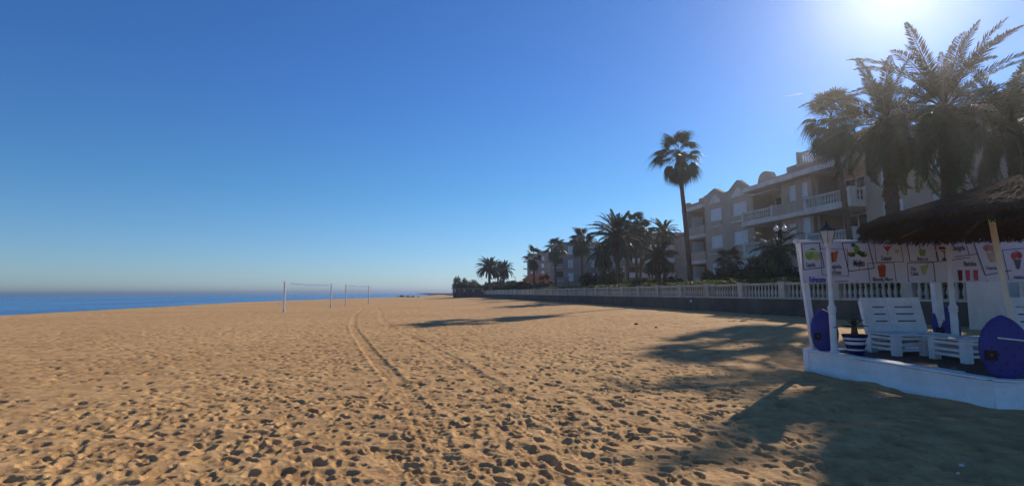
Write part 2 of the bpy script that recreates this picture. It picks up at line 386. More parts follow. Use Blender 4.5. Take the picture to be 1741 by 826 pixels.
    # sand lies flat under the bar platform
    f = smooth(5.4, 5.9, X) * smooth(13, 11.4, Y) * smooth(5.2, 6.4, Y) * smooth(16, 12, X)
    Z = Z * (1 - f) + (.10 * (vnoise(X * 1.3, Y * 1.3, 8) - .45) + .03 * (vnoise(X * 5, Y * 5, 18) - .5)) * f
    V = np.stack([X, Y, Z], -1).reshape(-1, 3)
    i = np.arange(nr - 1)[:, None]; j = np.arange(na)[None]; j2 = (j + 1) % na
    F = np.stack([i * na + j, (i + 1) * na + j, (i + 1) * na + j2, i * na + j2], -1).reshape(-1, 4)
    V = np.vstack([V, [[0, 0, 0]]]); me = npmesh('sand_beach', V, F[:, ::-1], M['sand'], True)
    o = put('sand_beach', me); tag(o, 'golden beach sand trodden with footprints and tyre tracks', 'sand', kind='structure')
    c = MB(); n = na
    c.add([tuple(V[k]) for k in range(na)] + [(0, 0, 0)], [(k, (k + 1) % na, na) for k in range(na)][::1])
    c.build('sand_patch', M['sand'], o)
build_sand()
def build_sea():
    # sea sheet following the beach slope, fine near the shore
    m = MB().add([(-9000, -300, -1), (300, -300, -1), (300, 9000, -1), (-9000, 9000, -1)], [(0, 1, 2, 3)])
    o = m.build('sea', M['water']); tag(o, 'blue open sea reaching the horizon', 'sea', kind='structure')
build_sea()

# frames aligned with the wall: local x = away from camera, local y = towards the beach
DV = Vector((-SL, 1, 0)).normalized(); WANG = math.atan2(DV.y, DV.x)
K_ = 1 / math.sqrt(1 + SL * SL)
def wf(name, label, cat, x0, group=None): return thing(name, label, cat, (x0, 0, 0), WANG, group)
def S(Y): return Y / K_            # local coordinate of the point at world depth Y (y local 0)

# promenade behind the wall
p = MB(); p.box(S(8), S(3000), -900, -.28, -1.2, 1.18)
o = p.build('promenade', M['pave'], None, (20.5, 0, 0)); o.rotation_euler = (0, 0, WANG)
tag(o, 'raised promenade ground behind the sea wall', 'promenade', kind='structure')

# ---------------------------------------------------------------- balustraded sea wall
def sea_wall():
    w = wf('sea_wall', 'long sea wall with cream stone balustrade along the top of the beach', 'wall', 20.5)
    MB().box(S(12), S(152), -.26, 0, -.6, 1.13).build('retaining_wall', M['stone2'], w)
    base = MB().box(S(12), S(152), -.30, .05, 1.133, 1.22).build('bottom_rail', M['stone'], w)
    prof = [(.085, 0), (.085, .06), (.05, .09), (.085, .20), (.095, .28), (.07, .40), (.042, .52), (.05, .60), (.075, .64), (.075, .70)]
    bal = MB().lathe(prof, 7, cap=False).mesh('baluster', M['stone'], True)
    pil = MB().box(-.24, .24, -.34, .09, 1.222, 2.06).mesh('pillar', M['stone'])
    capm = MB().box(-.28, .28, -.38, .13, 2.063, 2.12).mesh('pillar_cap', M['stone'])
    Yp = [14.5 + 3.72 * k for k in range(25)]
    n = 0
    for i, Y in enumerate(Yp):
        if 17.9 < Y < 18.6: pass
        o = put('pillar', pil, w, (S(Y), 0, 0)); put('pillar_cap', capm, o)
        if i == len(Yp) - 1: break
        a, b = S(Y) + .24, S(Yp[i + 1]) - .24
        MB().box(a, b, -.26, .02, 1.925, 2.04).build('top_rail', M['stone'], w)
        N = 11
        for k in range(N):
            if n < 300 and Y < 105: put('baluster', bal, w, (a + (k + .5) * (b - a) / N, -.12, 1.222), (0, 0, k)); n += 1
    # farther on the wall is solid with recessed panels
    Y = Yp[-1]
    for k in range(10):
        a, b = S(Y) + .24, S(Y + 4.6) - .24
        MB().box(a, b, -.2, -.04, 1.222, 2.15).build('wall_panel', M['stone'], w)
        o = put('pillar', pil, w, (S(Y + 4.6), 0, 0)); put('pillar_cap', capm, o); Y += 4.6
    # the return section facing the camera at the far end
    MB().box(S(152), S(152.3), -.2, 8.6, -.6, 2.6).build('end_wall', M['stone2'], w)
    for k in range(4): put('pillar', pil, w, (S(151.9), .4 + k * 2.6, .5))
    MB().box(S(151.6), S(152.5), -.3, 8.8, 2.603, 2.72).build('end_wall_coping', M['stone'], w)
sea_wall()
T = thing('wall_light', 'small round white light on the dark face of the sea wall', 'wall light', (20.5 - SL * 39, 39, .88), WANG)
MB().lathe([(.11, 0), (.11, .05), (.07, .09), (.02, .11)], 14, Matrix.Translation((0, .02, 0)) @ Matrix.Rotation(-math.pi / 2, 4, 'X')).build('cover', M['shutter'], T)

# ---------------------------------------------------------------- leaves, bushes
def leaf_cloud(blobs, per, size, seed=1, flat=.5):
    g = np.random.default_rng(seed); P = []
    for (cx, cy, cz, rx, ry, rz, w) in blobs:
        n = int(per * w)
        d = g.normal(size=(n, 3)); d /= np.linalg.norm(d, axis=1)[:, None]
        rad = g.uniform(.25, 1, n) ** .45
        # clumps: pull leaves towards random twig centres
        tw = g.normal(size=(max(6, n // 40), 3)); tw /= np.linalg.norm(tw, axis=1)[:, None]
        tw *= g.uniform(.6, 1.05, (len(tw), 1)); k = g.integers(0, len(tw), n)
        p = np.where(g.random((n, 1)) < .75, tw[k] + g.normal(size=(n, 3)) * .16, d * rad[:, None])
        P.append(p * np.array([rx, ry, rz]) + np.array([cx, cy, cz]))
    P = np.vstack(P); n = len(P)
    a = g.normal(size=(n, 3)); a /= np.linalg.norm(a, axis=1)[:, None]; b = np.cross(a, g.normal(size=(n, 3))); b /= np.linalg.norm(b, axis=1)[:, None]
    s = size * g.uniform(.6, 1.4, (n, 1))
    V = np.stack([P - a * s, P + b * s * .42, P + a * s, P - b * s * .42], 1).reshape(-1, 3)
    F = np.arange(4 * n).reshape(-1, 4)
    return V, F
def clip_ground(V, F, z): V[:, 2] = np.maximum(V[:, 2], z); return V, F
def bush(name, label, x, y, z, blobs, per, size, mat, cat='bush', group=None, seed=1, trunk=True):
    t = thing(name, label, cat, (x, y, z), 0, group)
    V, F = leaf_cloud(blobs, per, size, seed); clip_ground(V, F, .02)
    put('crown' if cat == 'tree' else 'foliage', npmesh('foliage', V, F, mat), t)
    if trunk:
        m = MB()
        for b in blobs[:4]:
            m.tube([(b[0] * .2, b[1] * .2, 0), (b[0] * .6, b[1] * .6, b[2] * .5), (b[0], b[1], b[2])], [.07, .05, .02], 5)
        m.build('stem', M['trunk'], t)
    return t
# hedge behind the balustrade
def hedge():
    g = np.random.default_rng(5); n = 52000
    s = g.uniform(S(13), S(92), n); s = S(13) + (s - S(13)) ** 1.0
    dens = .42 + .58 * smooth(.35, .65, vnoise(s * .55, s * 0, 31))
    keep = g.random(n) < dens; s = s[keep]; n = len(s)
    z = 1.2 + g.beta(1.6, 1.1, n) * (.98 + .16 * vnoise(s * 2.3, s * 0 + 3, 7)); y = -.42 - g.random(n) * .75
    top = g.random(n) < .22
    z = np.where(top, 2.10 + g.random(n) ** 1.4 * .24 * (.4 + vnoise(s * 4, s * 0, 9)), z)
    P = np.stack([s, y, z], 1)
    a = g.normal(size=(n, 3)); a /= np.linalg.norm(a, axis=1)[:, None]; b = np.cross(a, g.normal(size=(n, 3))); b /= np.linalg.norm(b, axis=1)[:, None]
    w = g.uniform(.05, .10, (n, 1))
    V = np.stack([P - a * w, P + b * w * .5, P + a * w, P - b * w * .5], 1).reshape(-1, 3)
    o = put('hedge', npmesh('hedge', V, np.arange(4 * n).reshape(-1, 4), M['hedge']), None, (20.5, 0, 0), (0, 0, WANG))
    tag(o, 'leafy green hedge growing behind the balustrade of the sea wall', 'hedge', kind='stuff')
hedge()

# ---------------------------------------------------------------- palms
def spine(L, droop, n=14, pw=1.3):
    pts = [Vector((0, 0, 0))]; d = L / n; tang = []
    for i in range(n):
        a = -R_(droop) * ((i + .5) / n) ** pw
        t = Vector((math.cos(a), 0, math.sin(a))); tang.append(t); pts.append(pts[-1] + t * d)
    tang.append(tang[-1]); return pts, tang
def feather(L, droop, pairs, wid, mat, seed=0, vee=.35, ll=.52):
    g = random.Random(seed); pts, tg = spine(L, droop); n = len(pts) - 1; V = []; F = []
    def at(t):
        f = t * n; i = min(int(f), n - 1); return pts[i].lerp(pts[i + 1], f - i), tg[i].lerp(tg[i + 1], f - i).normalized()
    # rachis
    for i in range(n):
        w0 = .045 * (1 - i / n) + .006; w1 = .045 * (1 - (i + 1) / n) + .006; k = len(V)
        for p, w in ((pts[i], w0), (pts[i + 1], w1)):
            V += [tuple(p + Vector((0, w, 0))), tuple(p + Vector((0, -w, 0))), tuple(p + Vector((0, 0, -w)))]
        F += [(k, k + 3, k + 4, k + 1), (k + 1, k + 4, k + 5, k + 2), (k + 2, k + 5, k + 3, k)]
    for i in range(pairs):
        t = .12 + .88 * (i + g.random() * .6) / pairs; t = min(t, .999)
        p, tt = at(t); up = Vector((-tt.z, 0, tt.x))
        ln = ll * (math.sin(math.pi * min(1, (t * .86 + .12))) ** .6) * g.uniform(.85, 1.12) * (L / 4.2) ** .7
        fw = R_(38 + 32 * (1 - t)) + g.uniform(-.12, .12)
        for sd_ in (1, -1):
            out = Vector((0, sd_, 0)); v = vee + g.uniform(-.35, .35)
            dr = (tt * math.cos(fw) + (out * math.cos(v) + up * math.sin(v)) * math.sin(fw)).normalized()
            wv = tt.cross(dr).cross(dr).normalized() * wid * .5
            mid = p + dr * ln * .5 + Vector((0, 0, -.02)); tip = p + dr * ln + Vector((0, 0, -.13 * ln * g.uniform(.4, 2.2)))
            k = len(V); V += [tuple(p), tuple(mid + wv), tuple(tip), tuple(mid - wv)]; F.append((k, k + 1, k + 2, k + 3))
    m = MB(); m.v = V; m.f = F; return m.mesh('frond', mat)
def fanleaf(pet, rad, segs, droop, mat, seed=0, spread=250, pd=20, threads=True):
    g = random.Random(seed); m = MB(); pts, tg = spine(pet, pd, 5, 1)
    m.tube(pts, [.03, .026, .022, .02, .018, .016], 4)
    h = pts[-1]; t = tg[-1]; up = Vector((-t.z, 0, t.x))
    for i in range(segs):
        a = R_(-spread / 2 + spread * (i + .5) / segs); da = R_(spread / segs * .62)
        ln = rad * (.72 + .28 * math.cos(a * .75)) * g.uniform(.9, 1.08)
        def pt(r_, a_, dz): return h + t * (math.cos(a_) * r_) + Vector((0, 1, 0)) * (math.sin(a_) * r_) + up * dz
        pl = .03 * (1 if i % 2 else -1); cup = .10 * ln
        d1 = droop * ln * .10; d2 = droop * ln * g.uniform(.40, .75)
        v0 = pt(.03, a, 0); v1 = pt(ln * .5, a - da, cup - d1 + pl); v2 = pt(ln * .5, a + da, cup - d1 - pl)
        v1 = v1 - Vector((0, 0, d1)); v2 = v2 - Vector((0, 0, d1))
        q = ln * (1 - .18 * droop)
        v3 = pt(q * .86, a - da * .32, 0) - Vector((0, 0, d2 * .7)); v4 = pt(q * .86, a + da * .32, 0) - Vector((0, 0, d2 * .7)); v5 = pt(q, a, 0) - Vector((0, 0, d2 * 1.35))
        k = len(m.v); m.v += [tuple(v) for v in (v0, v1, v2, v3, v4, v5)]
        m.f += [(k, k + 1, k + 2), (k + 1, k + 3, k + 4, k + 2), (k + 3, k + 5, k + 4)]
        if threads and g.random() < .35:
            k = len(m.v); e = v5 - Vector((g.uniform(-.04, .04), g.uniform(-.04, .04), g.uniform(.15, .45)))
            m.v += [tuple(v5), tuple(v5 + Vector((.012, .012, 0))), tuple(e)]; m.f.append((k, k + 1, k + 2))
    return m.mesh('leaf', mat)
def trunk_mesh(h, r0, r1, lean=(0, 0), bulge=.0, seed=0, rings=None, n=11, rough=.06, mat='trunk', r_top=None):
    g = random.Random(seed); rings = rings or int(max(18, h * 5)); V = []; F = []
    for i in range(rings + 1):
        t = i / rings; r = r0 + (r1 - r0) * t; r += r0 * .55 * math.exp(-t * h / .5)
        if bulge: r += bulge * math.exp(-((t - 1) * h / .9) ** 2)
        cx = lean[0] * t ** 1.4 * 1.0; cy = lean[1] * t ** 1.4
        for k in range(n):
            a = 2 * math.pi * (k + .5 * (i % 2)) / n; rr = r * (1 + rough * (1 if i % 2 else -1) + g.uniform(-rough, rough) * .8)
            V.append((cx + rr * math.cos(a), cy + rr * math.sin(a), h * t))
    for i in range(rings):
        for k in range(n):
            k2 = (k + 1) % n; F.append((i * n + k, i * n + k2, (i + 1) * n + k2, (i + 1) * n + k))
    F.append(tuple(rings * n + k for k in range(n)))
    m = MB(); m.v = V; m.f = F; return m.mesh('trunk', M[mat])
FE = {}
def feathers(L, pairs, wid, mat):
    key = (round(L, 1), pairs, mat)
    if key not in FE:
        FE[key] = [feather(L * f, d, pairs, wid, M[mat], seed=i) for i, (f, d) in enumerate([(.9, 28), (1, 50), (1.02, 72), (.95, 92), (1, 60)])]
    return FE[key]
def date_palm(label, x, y, z, h, L, n, pairs=46, wid=.05, r=.28, lean=(0, 0), seed=0, lo=-48, hi=86, mat='frond_far', group='date palms behind the sea wall', skew=None):
    t = thing('date_palm', label, 'palm tree', (x, y, z), 0, group); g = random.Random(seed)
    put('trunk', trunk_mesh(h, r * 1.05, r * .92, lean, r * .55, seed), t)
    F = feathers(L, pairs, wid, mat)
    for i in range(n):
        u = (i + .5) / n; el = hi - (hi - lo) * u ** .9 + g.gauss(0, 5); az = i * 2.39996 + g.gauss(0, .12)
        me = F[0] if el > 62 else F[1] if el > 35 else F[4] if el > 12 else F[2] if el > -15 else F[3]
        if g.random() < .25: me = F[g.randrange(5)]
        s = g.uniform(.86, 1.08) * (.86 if el > 72 else 1)
        put('frond', me, t, (lean[0] + .1 * math.cos(az), lean[1] + .1 * math.sin(az), h - .25 + .45 * (1 - u)), (g.gauss(0, .3), -R_(el), az), (s, s, s))
    return t
FL = {}
def fans(pet, rad, segs):
    key = (pet, rad, segs)
    if key not in FL:
        FL[key] = ([fanleaf(pet, rad, segs, d, M['fan'], seed=i, pd=p) for i, (d, p) in enumerate([(.55, 12), (1.0, 28), (1.25, 40)])],
                   [fanleaf(pet * .8, rad * .95, segs, 1.0, M['deadfan'], seed=9 + i, spread=120, pd=30) for i in range(2)])
    return FL[key]
def fan_palm(label, x, y, z, h, pet, rad, n, segs=26, r=.2, lean=(0, 0), seed=0, lo=-58, hi=84, dead=14, group='fan palms behind the sea wall'):
    t = thing('fan_palm', label, 'palm tree', (x, y, z), 0, group); g = random.Random(seed)
    put('trunk', trunk_mesh(h, r * 1.15, r * .8, lean, r * .3, seed, rough=.03), t)
    live, dry = fans(pet, rad, segs)
    for i in range(n):
        u = (i + .5) / n; el = hi - (hi - lo) * u + g.gauss(0, 7); az = i * 2.39996 + g.gauss(0, .2)
        me = live[0] if el > 50 else live[1] if el > 5 else live[2]; s = g.uniform(.82, 1.1)
        put('leaf', me, t, (lean[0], lean[1], h + .15 - .6 * u), (g.gauss(0, .35), -R_(el), az), (s * g.uniform(.8, 1), s, s))
    for i in range(dead):
        az = i * 2.39996 + g.random(); s = g.uniform(.7, 1.05)
        put('dry_leaf', dry[i % 2], t, (lean[0] * .97, lean[1] * .97, h + .02 - .8 * (i / dead)), (g.gauss(0, .2), R_(52 + 18 * (i / dead) + g.uniform(-8, 16)), az), (s, s, s))
    return t
PZ = 1.18
def wx(px, Y): return (px - 870.5) / 900. * Y      # reading of the photograph, used once to fix world positions
# near pair of date palms and fan palm beside the bar
date_palm('tall date palm rising highest above the thatched umbrella at the right', 21.0, 25.2, PZ, 9.3, 4.8, 58, 84, .060, .30, (.2, 0), 1, lo=-60, mat='frond')
date_palm('shorter thick-trunked date palm just left of the tallest date palm', 19.1, 26.3, PZ, 9.0, 4.0, 54, 80, .060, .32, (.1, .1), 2, lo=-64, hi=82, mat='frond')
date_palm('date palm at the right photo edge with fronds drooping before the building', 26.6, 27.5, PZ, 9.0, 4.6, 44, 76, .060, .3, (0, 0), 3, lo=-58, mat='frond')
fan_palm('slim fan palm with shaggy crown standing left of the two big date palms', 25.2, 39.0, PZ, 13.3, 1.6, 1.2, 40, 26, .20, (-1.0, 0), 4, dead=22)
# tall single fan palm
fan_palm('very tall slender fan palm standing alone against the sky before the apartments', 18.5, 55.0, PZ, 14.7, 1.75, 1.3, 42, 26, .24, (-.85, 0), 5, dead=24)
# middle group
date_palm('broad date palm with wide dark crown at the centre of the palm cluster', wx(1050, 72), 72, PZ, 7.9, 4.3, 66, 60, .13, .30, (0, 0), 6, lo=-35)
fan_palm('fan palm with rounded crown right behind the broad date palm', wx(1082, 85), 85, PZ, 11.2, 1.5, 1.3, 40, 20, .22, (0, 0), 7)
fan_palm('fan palm with ragged crown leaning right behind the broad date palm', wx(1088, 84), 84.5, PZ, 10.0, 1.4, 1.3, 36, 20, .22, (.7, 0), 8)
fan_palm('low fan palm half hidden under the broad date palm crown', wx(1067, 86), 86, PZ, 8.4, 1.3, 1.2, 32, 18, .22, (0, 0), 9)
date_palm('small crowned date palm showing its fronds over the pale apartment roof', wx(1129, 82), 82, PZ, 9.6, 2.7, 44, 48, .13, .22, (0, 0), 10, lo=-30)
date_palm('dark bushy date palm below and left of the small crowned one', wx(1118, 66), 66, PZ, 4.6, 2.8, 54, 48, .13, .32, (0, 0), 11, lo=-50)
date_palm('shaggy date palm with hanging fronds left of the broad date palm', wx(1026, 84), 84, PZ, 6.6, 3.6, 48, 50, .13, .28, (0, 0), 12, lo=-65, hi=70)
fan_palm('fan palm with full crown at the left edge of the palm cluster', wx(989, 100), 100, PZ, 10.3, 1.6, 1.45, 40, 18, .22, (0, 0), 13, dead=30)
fan_palm('fan palm standing beside the left corner of the grey apartment block', wx(944, 116), 116, PZ, 10.0, 1.7, 1.4, 34, 16, .24, (0, 0), 14)
fan_palm('thin fan palm with sparse tufted crown before the reddish far block', wx(908, 130), 130, PZ, 9.0, 1.8, 1.4, 24, 16, .24, (-.3, 0), 15, dead=10)
date_palm('leftmost far date palm of the three at the end of the sea wall', wx(832, 150), 150, PZ, 7.3, 4.2, 64, 44, .22, .38, (-.1, 0), 16, lo=-30)
date_palm('thin far date palm in the middle of the three at the wall end', wx(846, 160), 160, PZ, 6.8, 3.0, 44, 40, .22, .24, (0, 0), 17, lo=-35)
date_palm('rightmost far date palm of the three with fronds arching to the right', wx(855, 156), 156, PZ, 7.2, 3.6, 52, 42, .22, .28, (.3, 0), 18, lo=-55)
# small garden palms
fan_palm('small garden fan palm in front of the gabled apartment wall', wx(1240, 47), 47, PZ, 3.1, .75, .8, 30, 20, .2, (0, 0), 19, dead=8, group='small garden palms')
date_palm('low spreading garden palm under the twin globe street lamp', wx(1322, 36), 36, PZ, 3.3, 1.9, 52, 34, .05, .2, (0, 0), 20, lo=-45, hi=55, group='small garden palms')
fan_palm('dry yellowish small palm before the low terracotta house', wx(924, 128), 128, PZ, 2.6, 1.5, 1.2, 22, 14, .2, (0, 0), 21, dead=18, group='small garden palms')

def bl(n, W, D, H, seed):
    g = random.Random(seed)
    return [(g.uniform(-W, W), g.uniform(-D, D), H * g.uniform(.35, .72), W * g.uniform(.25, .45), D * .6 + .3, H * g.uniform(.26, .38), g.uniform(.7, 1.2)) for _ in range(n)]
GB = 'dark garden bushes behind the sea wall'
for i, (lab, px, Y, W, H, per, sz, mt) in enumerate([
        ('dark bush massed below the left gabled windows', 1222, 44, 1.3, 2.2, 900, .10, 'bush'),
        ('tall dark bush between the small palm and the low spreading palm', 1275, 40, 1.5, 2.9, 1100, .10, 'bush'),
        ('dark bush at the foot of the low spreading palm', 1313, 34, 1.2, 2.0, 1000, .09, 'bush'),
        ('low rounded bush near the foot of the tallest lone fan palm', 1196, 50, 1.4, 1.4, 700, .10, 'bush'),
        ('dark bush beside the second twin globe lamp', 1144, 70, 1.5, 2.4, 800, .12, 'bush'),
        ('bushy shrub under the shaggy date palm', 1016, 80, 2.2, 3.4, 900, .14, 'bush'),
        ('pale flowering shrub between shaggy and broad date palms', 1037, 76, 1.7, 3.6, 900, .13, 'tamarisk'),
        ('dark hedge clump before the balconied apartment block', 1075, 74, 2.2, 1.9, 800, .13, 'bush'),
        ('dark bush right of the broad date palm trunk', 1098, 73, 1.5, 2.2, 700, .13, 'bush'),
        ('dark bush left of the thin far fan palm', 896, 135, 4.0, 3.3, 1100, .22, 'bush'),
        ('low dark scrub stretching left of the far lamp', 868, 140, 5.0, 2.6, 1200, .22, 'bush'),
        ('far bush behind the thin far date palm', 850, 165, 4.2, 4.2, 1100, .25, 'bush'),
        ('feathery grey-green scrub left of the far date palms', 816, 158, 4.0, 3.6, 1300, .22, 'tamarisk'),
        ('low scrub clump just right of the feathery tamarisk', 803, 163, 3.0, 3.8, 1000, .22, 'tamarisk')]):
    bush('garden_bush', lab, wx(px, Y), Y, PZ if Y < 150 else .8, bl(9, W, W * .6, H, 40 + i), per, sz, M[mt], 'bush', GB, 60 + i)
bush('tamarisk_tree', 'feathery tamarisk tree over the seaward end of the wall', wx(790, 160), 160, .8,
     bl(12, 2.9, 2.0, 5.2, 77), 900, .24, M['tamarisk'], 'tree', None, 78)

# ---------------------------------------------------------------- buildings
def wallgrid(mb, s0, s1, z0, z1, y0, y1, holes):
    xs = sorted({s0, s1, *[h[0] for h in holes], *[h[1] for h in holes]}); zs = sorted({z0, z1, *[h[2] for h in holes], *[h[3] for h in holes]})
    for a, b in zip(xs, xs[1:]):
        run = None
        for c, d in zip(zs, zs[1:]):
            inside = any(h[0] <= a and b <= h[1] and h[2] <= c and d <= h[3] for h in holes)
            if not inside: mb.box(a, b, y0, y1, c, d)
def window(par, a, b, z0, z1, y, panels=2, mat='shutter', sill=True, label=None):
    f = MB(); t = .06
    for bx in ((a, b, z0, z0 + t), (a, b, z1 - t, z1), (a, a + t, z0 + t, z1 - t), (b - t, b, z0 + t, z1 - t)): f.box(bx[0], bx[1], y - .1, y + .012, bx[2], bx[3])
    w = f.build('window', M['shutter'], par)
    wd = (b - a - 2 * t) / panels
    for k in range(panels):
        q = MB(); x0 = a + t + k * wd + .012; x1 = x0 + wd - .024
        for c in ((x0, x0 + .05), (x1 - .05, x1)): q.box(c[0], c[1], y - .07, y - .03, z0 + t, z1 - t)
        n = max(3, int((z1 - z0 - 2 * t) / .16)); hz = (z1 - z0 - 2 * t) / n
        for j in range(n): q.box(x0 + .05, x1 - .05, y - .075, y - .042, z0 + t + j * hz + .016, z0 + t + (j + 1) * hz)
        q.box(x0 + .05, x1 - .05, y - .085, y - .076, z0 + t, z1 - t)
        q.build('shutter', M[mat], w)
    if sill: MB().box(a - .08, b + .08, y + .003, y + .12, z0 - .09, z0 - .003).build('sill', M['cream'], w)
    return w
def balustrade(par, a, b, y, z, h=.95, along='x', mat='cream', name='balustrade'):
    m = MB(); n = max(2, int(abs(b - a) / .27)); prof = [(.07, 0), (.04, .08), (.085, .25), (.04, .5), (.07, .62)]
    prof = [(r, q * (h - .2) / .62 + .09) for r, q in prof]
    def bx(a_, b_, z0, z1, w):
        if along == 'x': m.box(a_, b_, y - w, y + w, z0, z1)
        else: m.box(y - w, y + w, a_, b_, z0, z1)
    bx(a, b, z, z + .09, .09); bx(a, b, z + h - .11, z + h, .1)
    for k in range(n):
        q = a + (k + .5) * (b - a) / n; c = (q, y) if along == 'x' else (y, q)
        m.lathe([(r, z + zz) for r, zz in prof], 6, c=c, cap=False)
    for q in (a, b):
        if along == 'x': m.box(q - .13, q + .13, y - .13, y + .13, z - .002, z + h + .12)
        else: m.box(y - .13, y + .13, q - .13, q + .13, z - .002, z + h + .12)
    return m.build(name, M[mat], par)
def apartments():
    B = wf('apartment_building', 'three storey pink-beige apartment building with gables, white shutters and balconies at the right', 'building', 33.5)
    KB = 1.2; B.location = (33.5 * KB, 0, 1.6 * (1 - KB)); B.scale = (KB, KB, KB)
    fl = [2.2, 5.2, 8.2]; TOP = 11.1
    w = MB()
    w.box(S(18), 65.4, -13, -2.2, 1.18, TOP)                         # core
    # return walls between the loggias
    for s in (65.25, 61.1, 52.6, 44.1, 39.3): w.box(s - .12, s + .12, -2.2, -.02, 1.18, TOP)
    holes2 = [(57.9, 60.1, z + 1.15, z + 2.45) for z in fl]; wallgrid(w, 56.8, 60.98, 1.18, TOP, -.25, 0, holes2)
    holes3 = [(53.5, 55.8, z + 1.15, z + 2.45) for z in fl]; wallgrid(w, 52.72, 56.8, 1.18, TOP, -.25, 0, holes3)
    h6 = []
    for z in fl:
        h6 += [(36.4, 38.0, z + 1.0, z + 2.6), (32.5, 34.3, z + 1.0, z + 2.6), (28.0, 29.8, z + 1.0, z + 2.6), (23.6, 25.4, z + 1.0, z + 2.6)]
    wallgrid(w, 18.2, 39.18, 1.18, TOP, -.25, .0, h6)
    wallgrid(w, 44.22, 47.9, 1.18, TOP, -.25, .35, [(46.1, 46.9, 9.1, 10.7), (44.7, 45.4, 9.1, 10.7), (44.6, 45.5, 5.5, 7.7)])
    w.box(47.78, 48.02, -2.2, .3, 1.18, TOP)
    w.build('wall', M['plaster'], B)
    # gables
    for a, b, pk, sh0, sh1 in ((56.85, 61.1, 12.8, 12.0, 12.3), (52.6, 56.8, 12.85, 11.8, 12.0)):
        c = (a + b) / 2; g = MB().prism([(a, TOP + .003), (b, TOP + .003), (b, sh1), (b - .5, sh1 + .04), (c + .15, pk - .02), (c, pk), (c - .15, pk - .02), (a + .5, sh0 + .05), (a, sh0)], -.3, .02)
        o = g.build('gable', M['plaster'], B)
        cp = MB()
        pl = [(b + .05, sh1), (b - .5, sh1 + .04), (c + .15, pk - .02), (c, pk), (c - .15, pk - .02), (a + .5, sh0 + .05), (a - .05, sh0)]
        for (x0, z0), (x1, z1) in zip(pl, pl[1:]): cp.prism([(x0, z0 + .004), (x0, z0 + .10), (x1, z1 + .10), (x1, z1 + .004)], -.36, .10)
        cp.build('gable_coping', M['plaster2'], o)
        MB().prism([(c - 1.15, 11.25), (c + 1.15, 11.25), (c + 1.15, 11.45), (c, 12.25), (c - 1.15, 11.45)], .023, .10).build('pediment', M['cream'], o)
    for hs in (holes2, holes3):
        for h in hs:
            window(B, *h, -.06, 2)
            MB().box(h[0] - .15, h[1] + .15, .003, .14, h[2] - .62, h[2] - .12).build('window_apron', M['plaster'], B)
            MB().box(h[0] - .25, h[1] + .25, .003, .22, h[2] - .78, h[2] - .623).build('apron_ledge', M['cream'], B)
    for h in h6: window(B, *h, -.06, 2)
    for h in ((46.1, 46.9, 9.1, 10.7), (44.7, 45.4, 9.1, 10.7), (44.6, 45.5, 5.5, 7.7)): window(B, *h, .30, 1)
    # lattice vent blocks
    v = MB()
    for z in (5.4, 5.95, 6.5, 7.05): v.box(46.15, 46.95, .353, .46, z, z + .3)
    v.build('vent_blocks', M['cream'], B)
    # far left loggia with parapets
    for i, z in enumerate(fl):
        MB().box(61.25, 65.7, -2.2, .12, z - .42, z - .02).build('balcony_slab', M['cream'], B)
        MB().box(61.25, 65.6, -.02, .10, z - .017, z + .95).build('balcony_parapet', M['plaster'], B)
        MB().box(61.8, 64.9, -2.198, -2.15, z + .1, z + 2.3).build('balcony_door', M['glass' if i else 'dark'], B)
        MB().box(65.0, 65.12, -2.0, -.6, z + .1, z + 2.4).build('side_shutter', M['shutter'], B)
    # middle loggia and front balconies
    for i, z in enumerate(fl):
        if i:
            MB().box(44.3, 52.58, .36 if False else -2.19, 1.25, z - .40, z - .02).build('balcony_slab', M['cream'], B)
            balustrade(B, 48.2, 52.45, 1.1, z - .017, .95)
            MB().box(44.35, 48.05, .95, 1.2, z - .017, z + .95).build('balcony_parapet', M['plaster'], B)
            MB().box(39.35, 44.15, -2.19, 1.35, z - .45, z - .02).build('balcony_slab', M['cream'], B)
            balustrade(B, 39.5, 44.0, 1.2, z - .017, .95)
            for e in (44.05, 39.45): balustrade(B, -.1, .95, e, z - .017, .95, 'y')
        for a, b in ((48.6, 51.9), (40.1, 43.4)):
            d = MB().box(a, b, -2.198, -2.12, z + .03, z + 2.35).build('balcony_door', M['glass'], B)
            fr = MB()
            for q in range(4): fr.box(a + q * (b - a) / 3 - .04, a + q * (b - a) / 3 + .04, -2.117, -2.08, z + .03, z + 2.35)
            fr.box(a - .04, b + .04, -2.117, -2.08, z + 2.353, z + 2.42); fr.build('door_frame', M['shutter'], d)
    MB().box(48.3, 52.4, -.4, .75, 10.72, 10.80).build('awning_bar', M['cream'], B)
    # cornice and roof
    MB().box(18, 52.5, -13, 1.25, 11.103, 11.38).build('cornice', M['cream'], B)
    MB().box(18, 52.45, -13, 1.0, 11.383, 11.62).build('upper_cornice', M['cream'], B)
    MB().box(61.2, 65.8, -13, .35, 11.103, 11.55).build('cornice', M['cream'], B)
    MB().box(52.52, 61.15, -13, -.32, 11.103, 11.3).build('roof_slab', M['plaster2'], B)
    rp = MB()
    for a, b, h in ((61.3, 62.2, 12.3), (62.2, 64.6, 11.95), (64.6, 65.6, 12.25)): rp.box(a, b, -.3, .1, 11.553, h)
    rp.build('roof_parapet', M['plaster3'], B)
    st = MB()
    st.box(45.6, 52.3, -.9, -.6, 11.623, 12.25); st.box(45.6, 48.2, -.9, -.55, 12.253, 12.75)
    st.build('roof_parapet', M['plaster2'], B)
    c = 54.2; pts = [(c - 1.7, 12.0), (c + 1.7, 12.0), (c + 1.7, 12.6), (c + 1.15, 12.75)]
    for k in range(9):
        a = R_(20 + 140 * k / 8); pts.append((c + 1.0 * math.cos(a), 13.1 + .75 * math.sin(a)))
    pts += [(c - 1.15, 12.75), (c - 1.7, 12.6)]
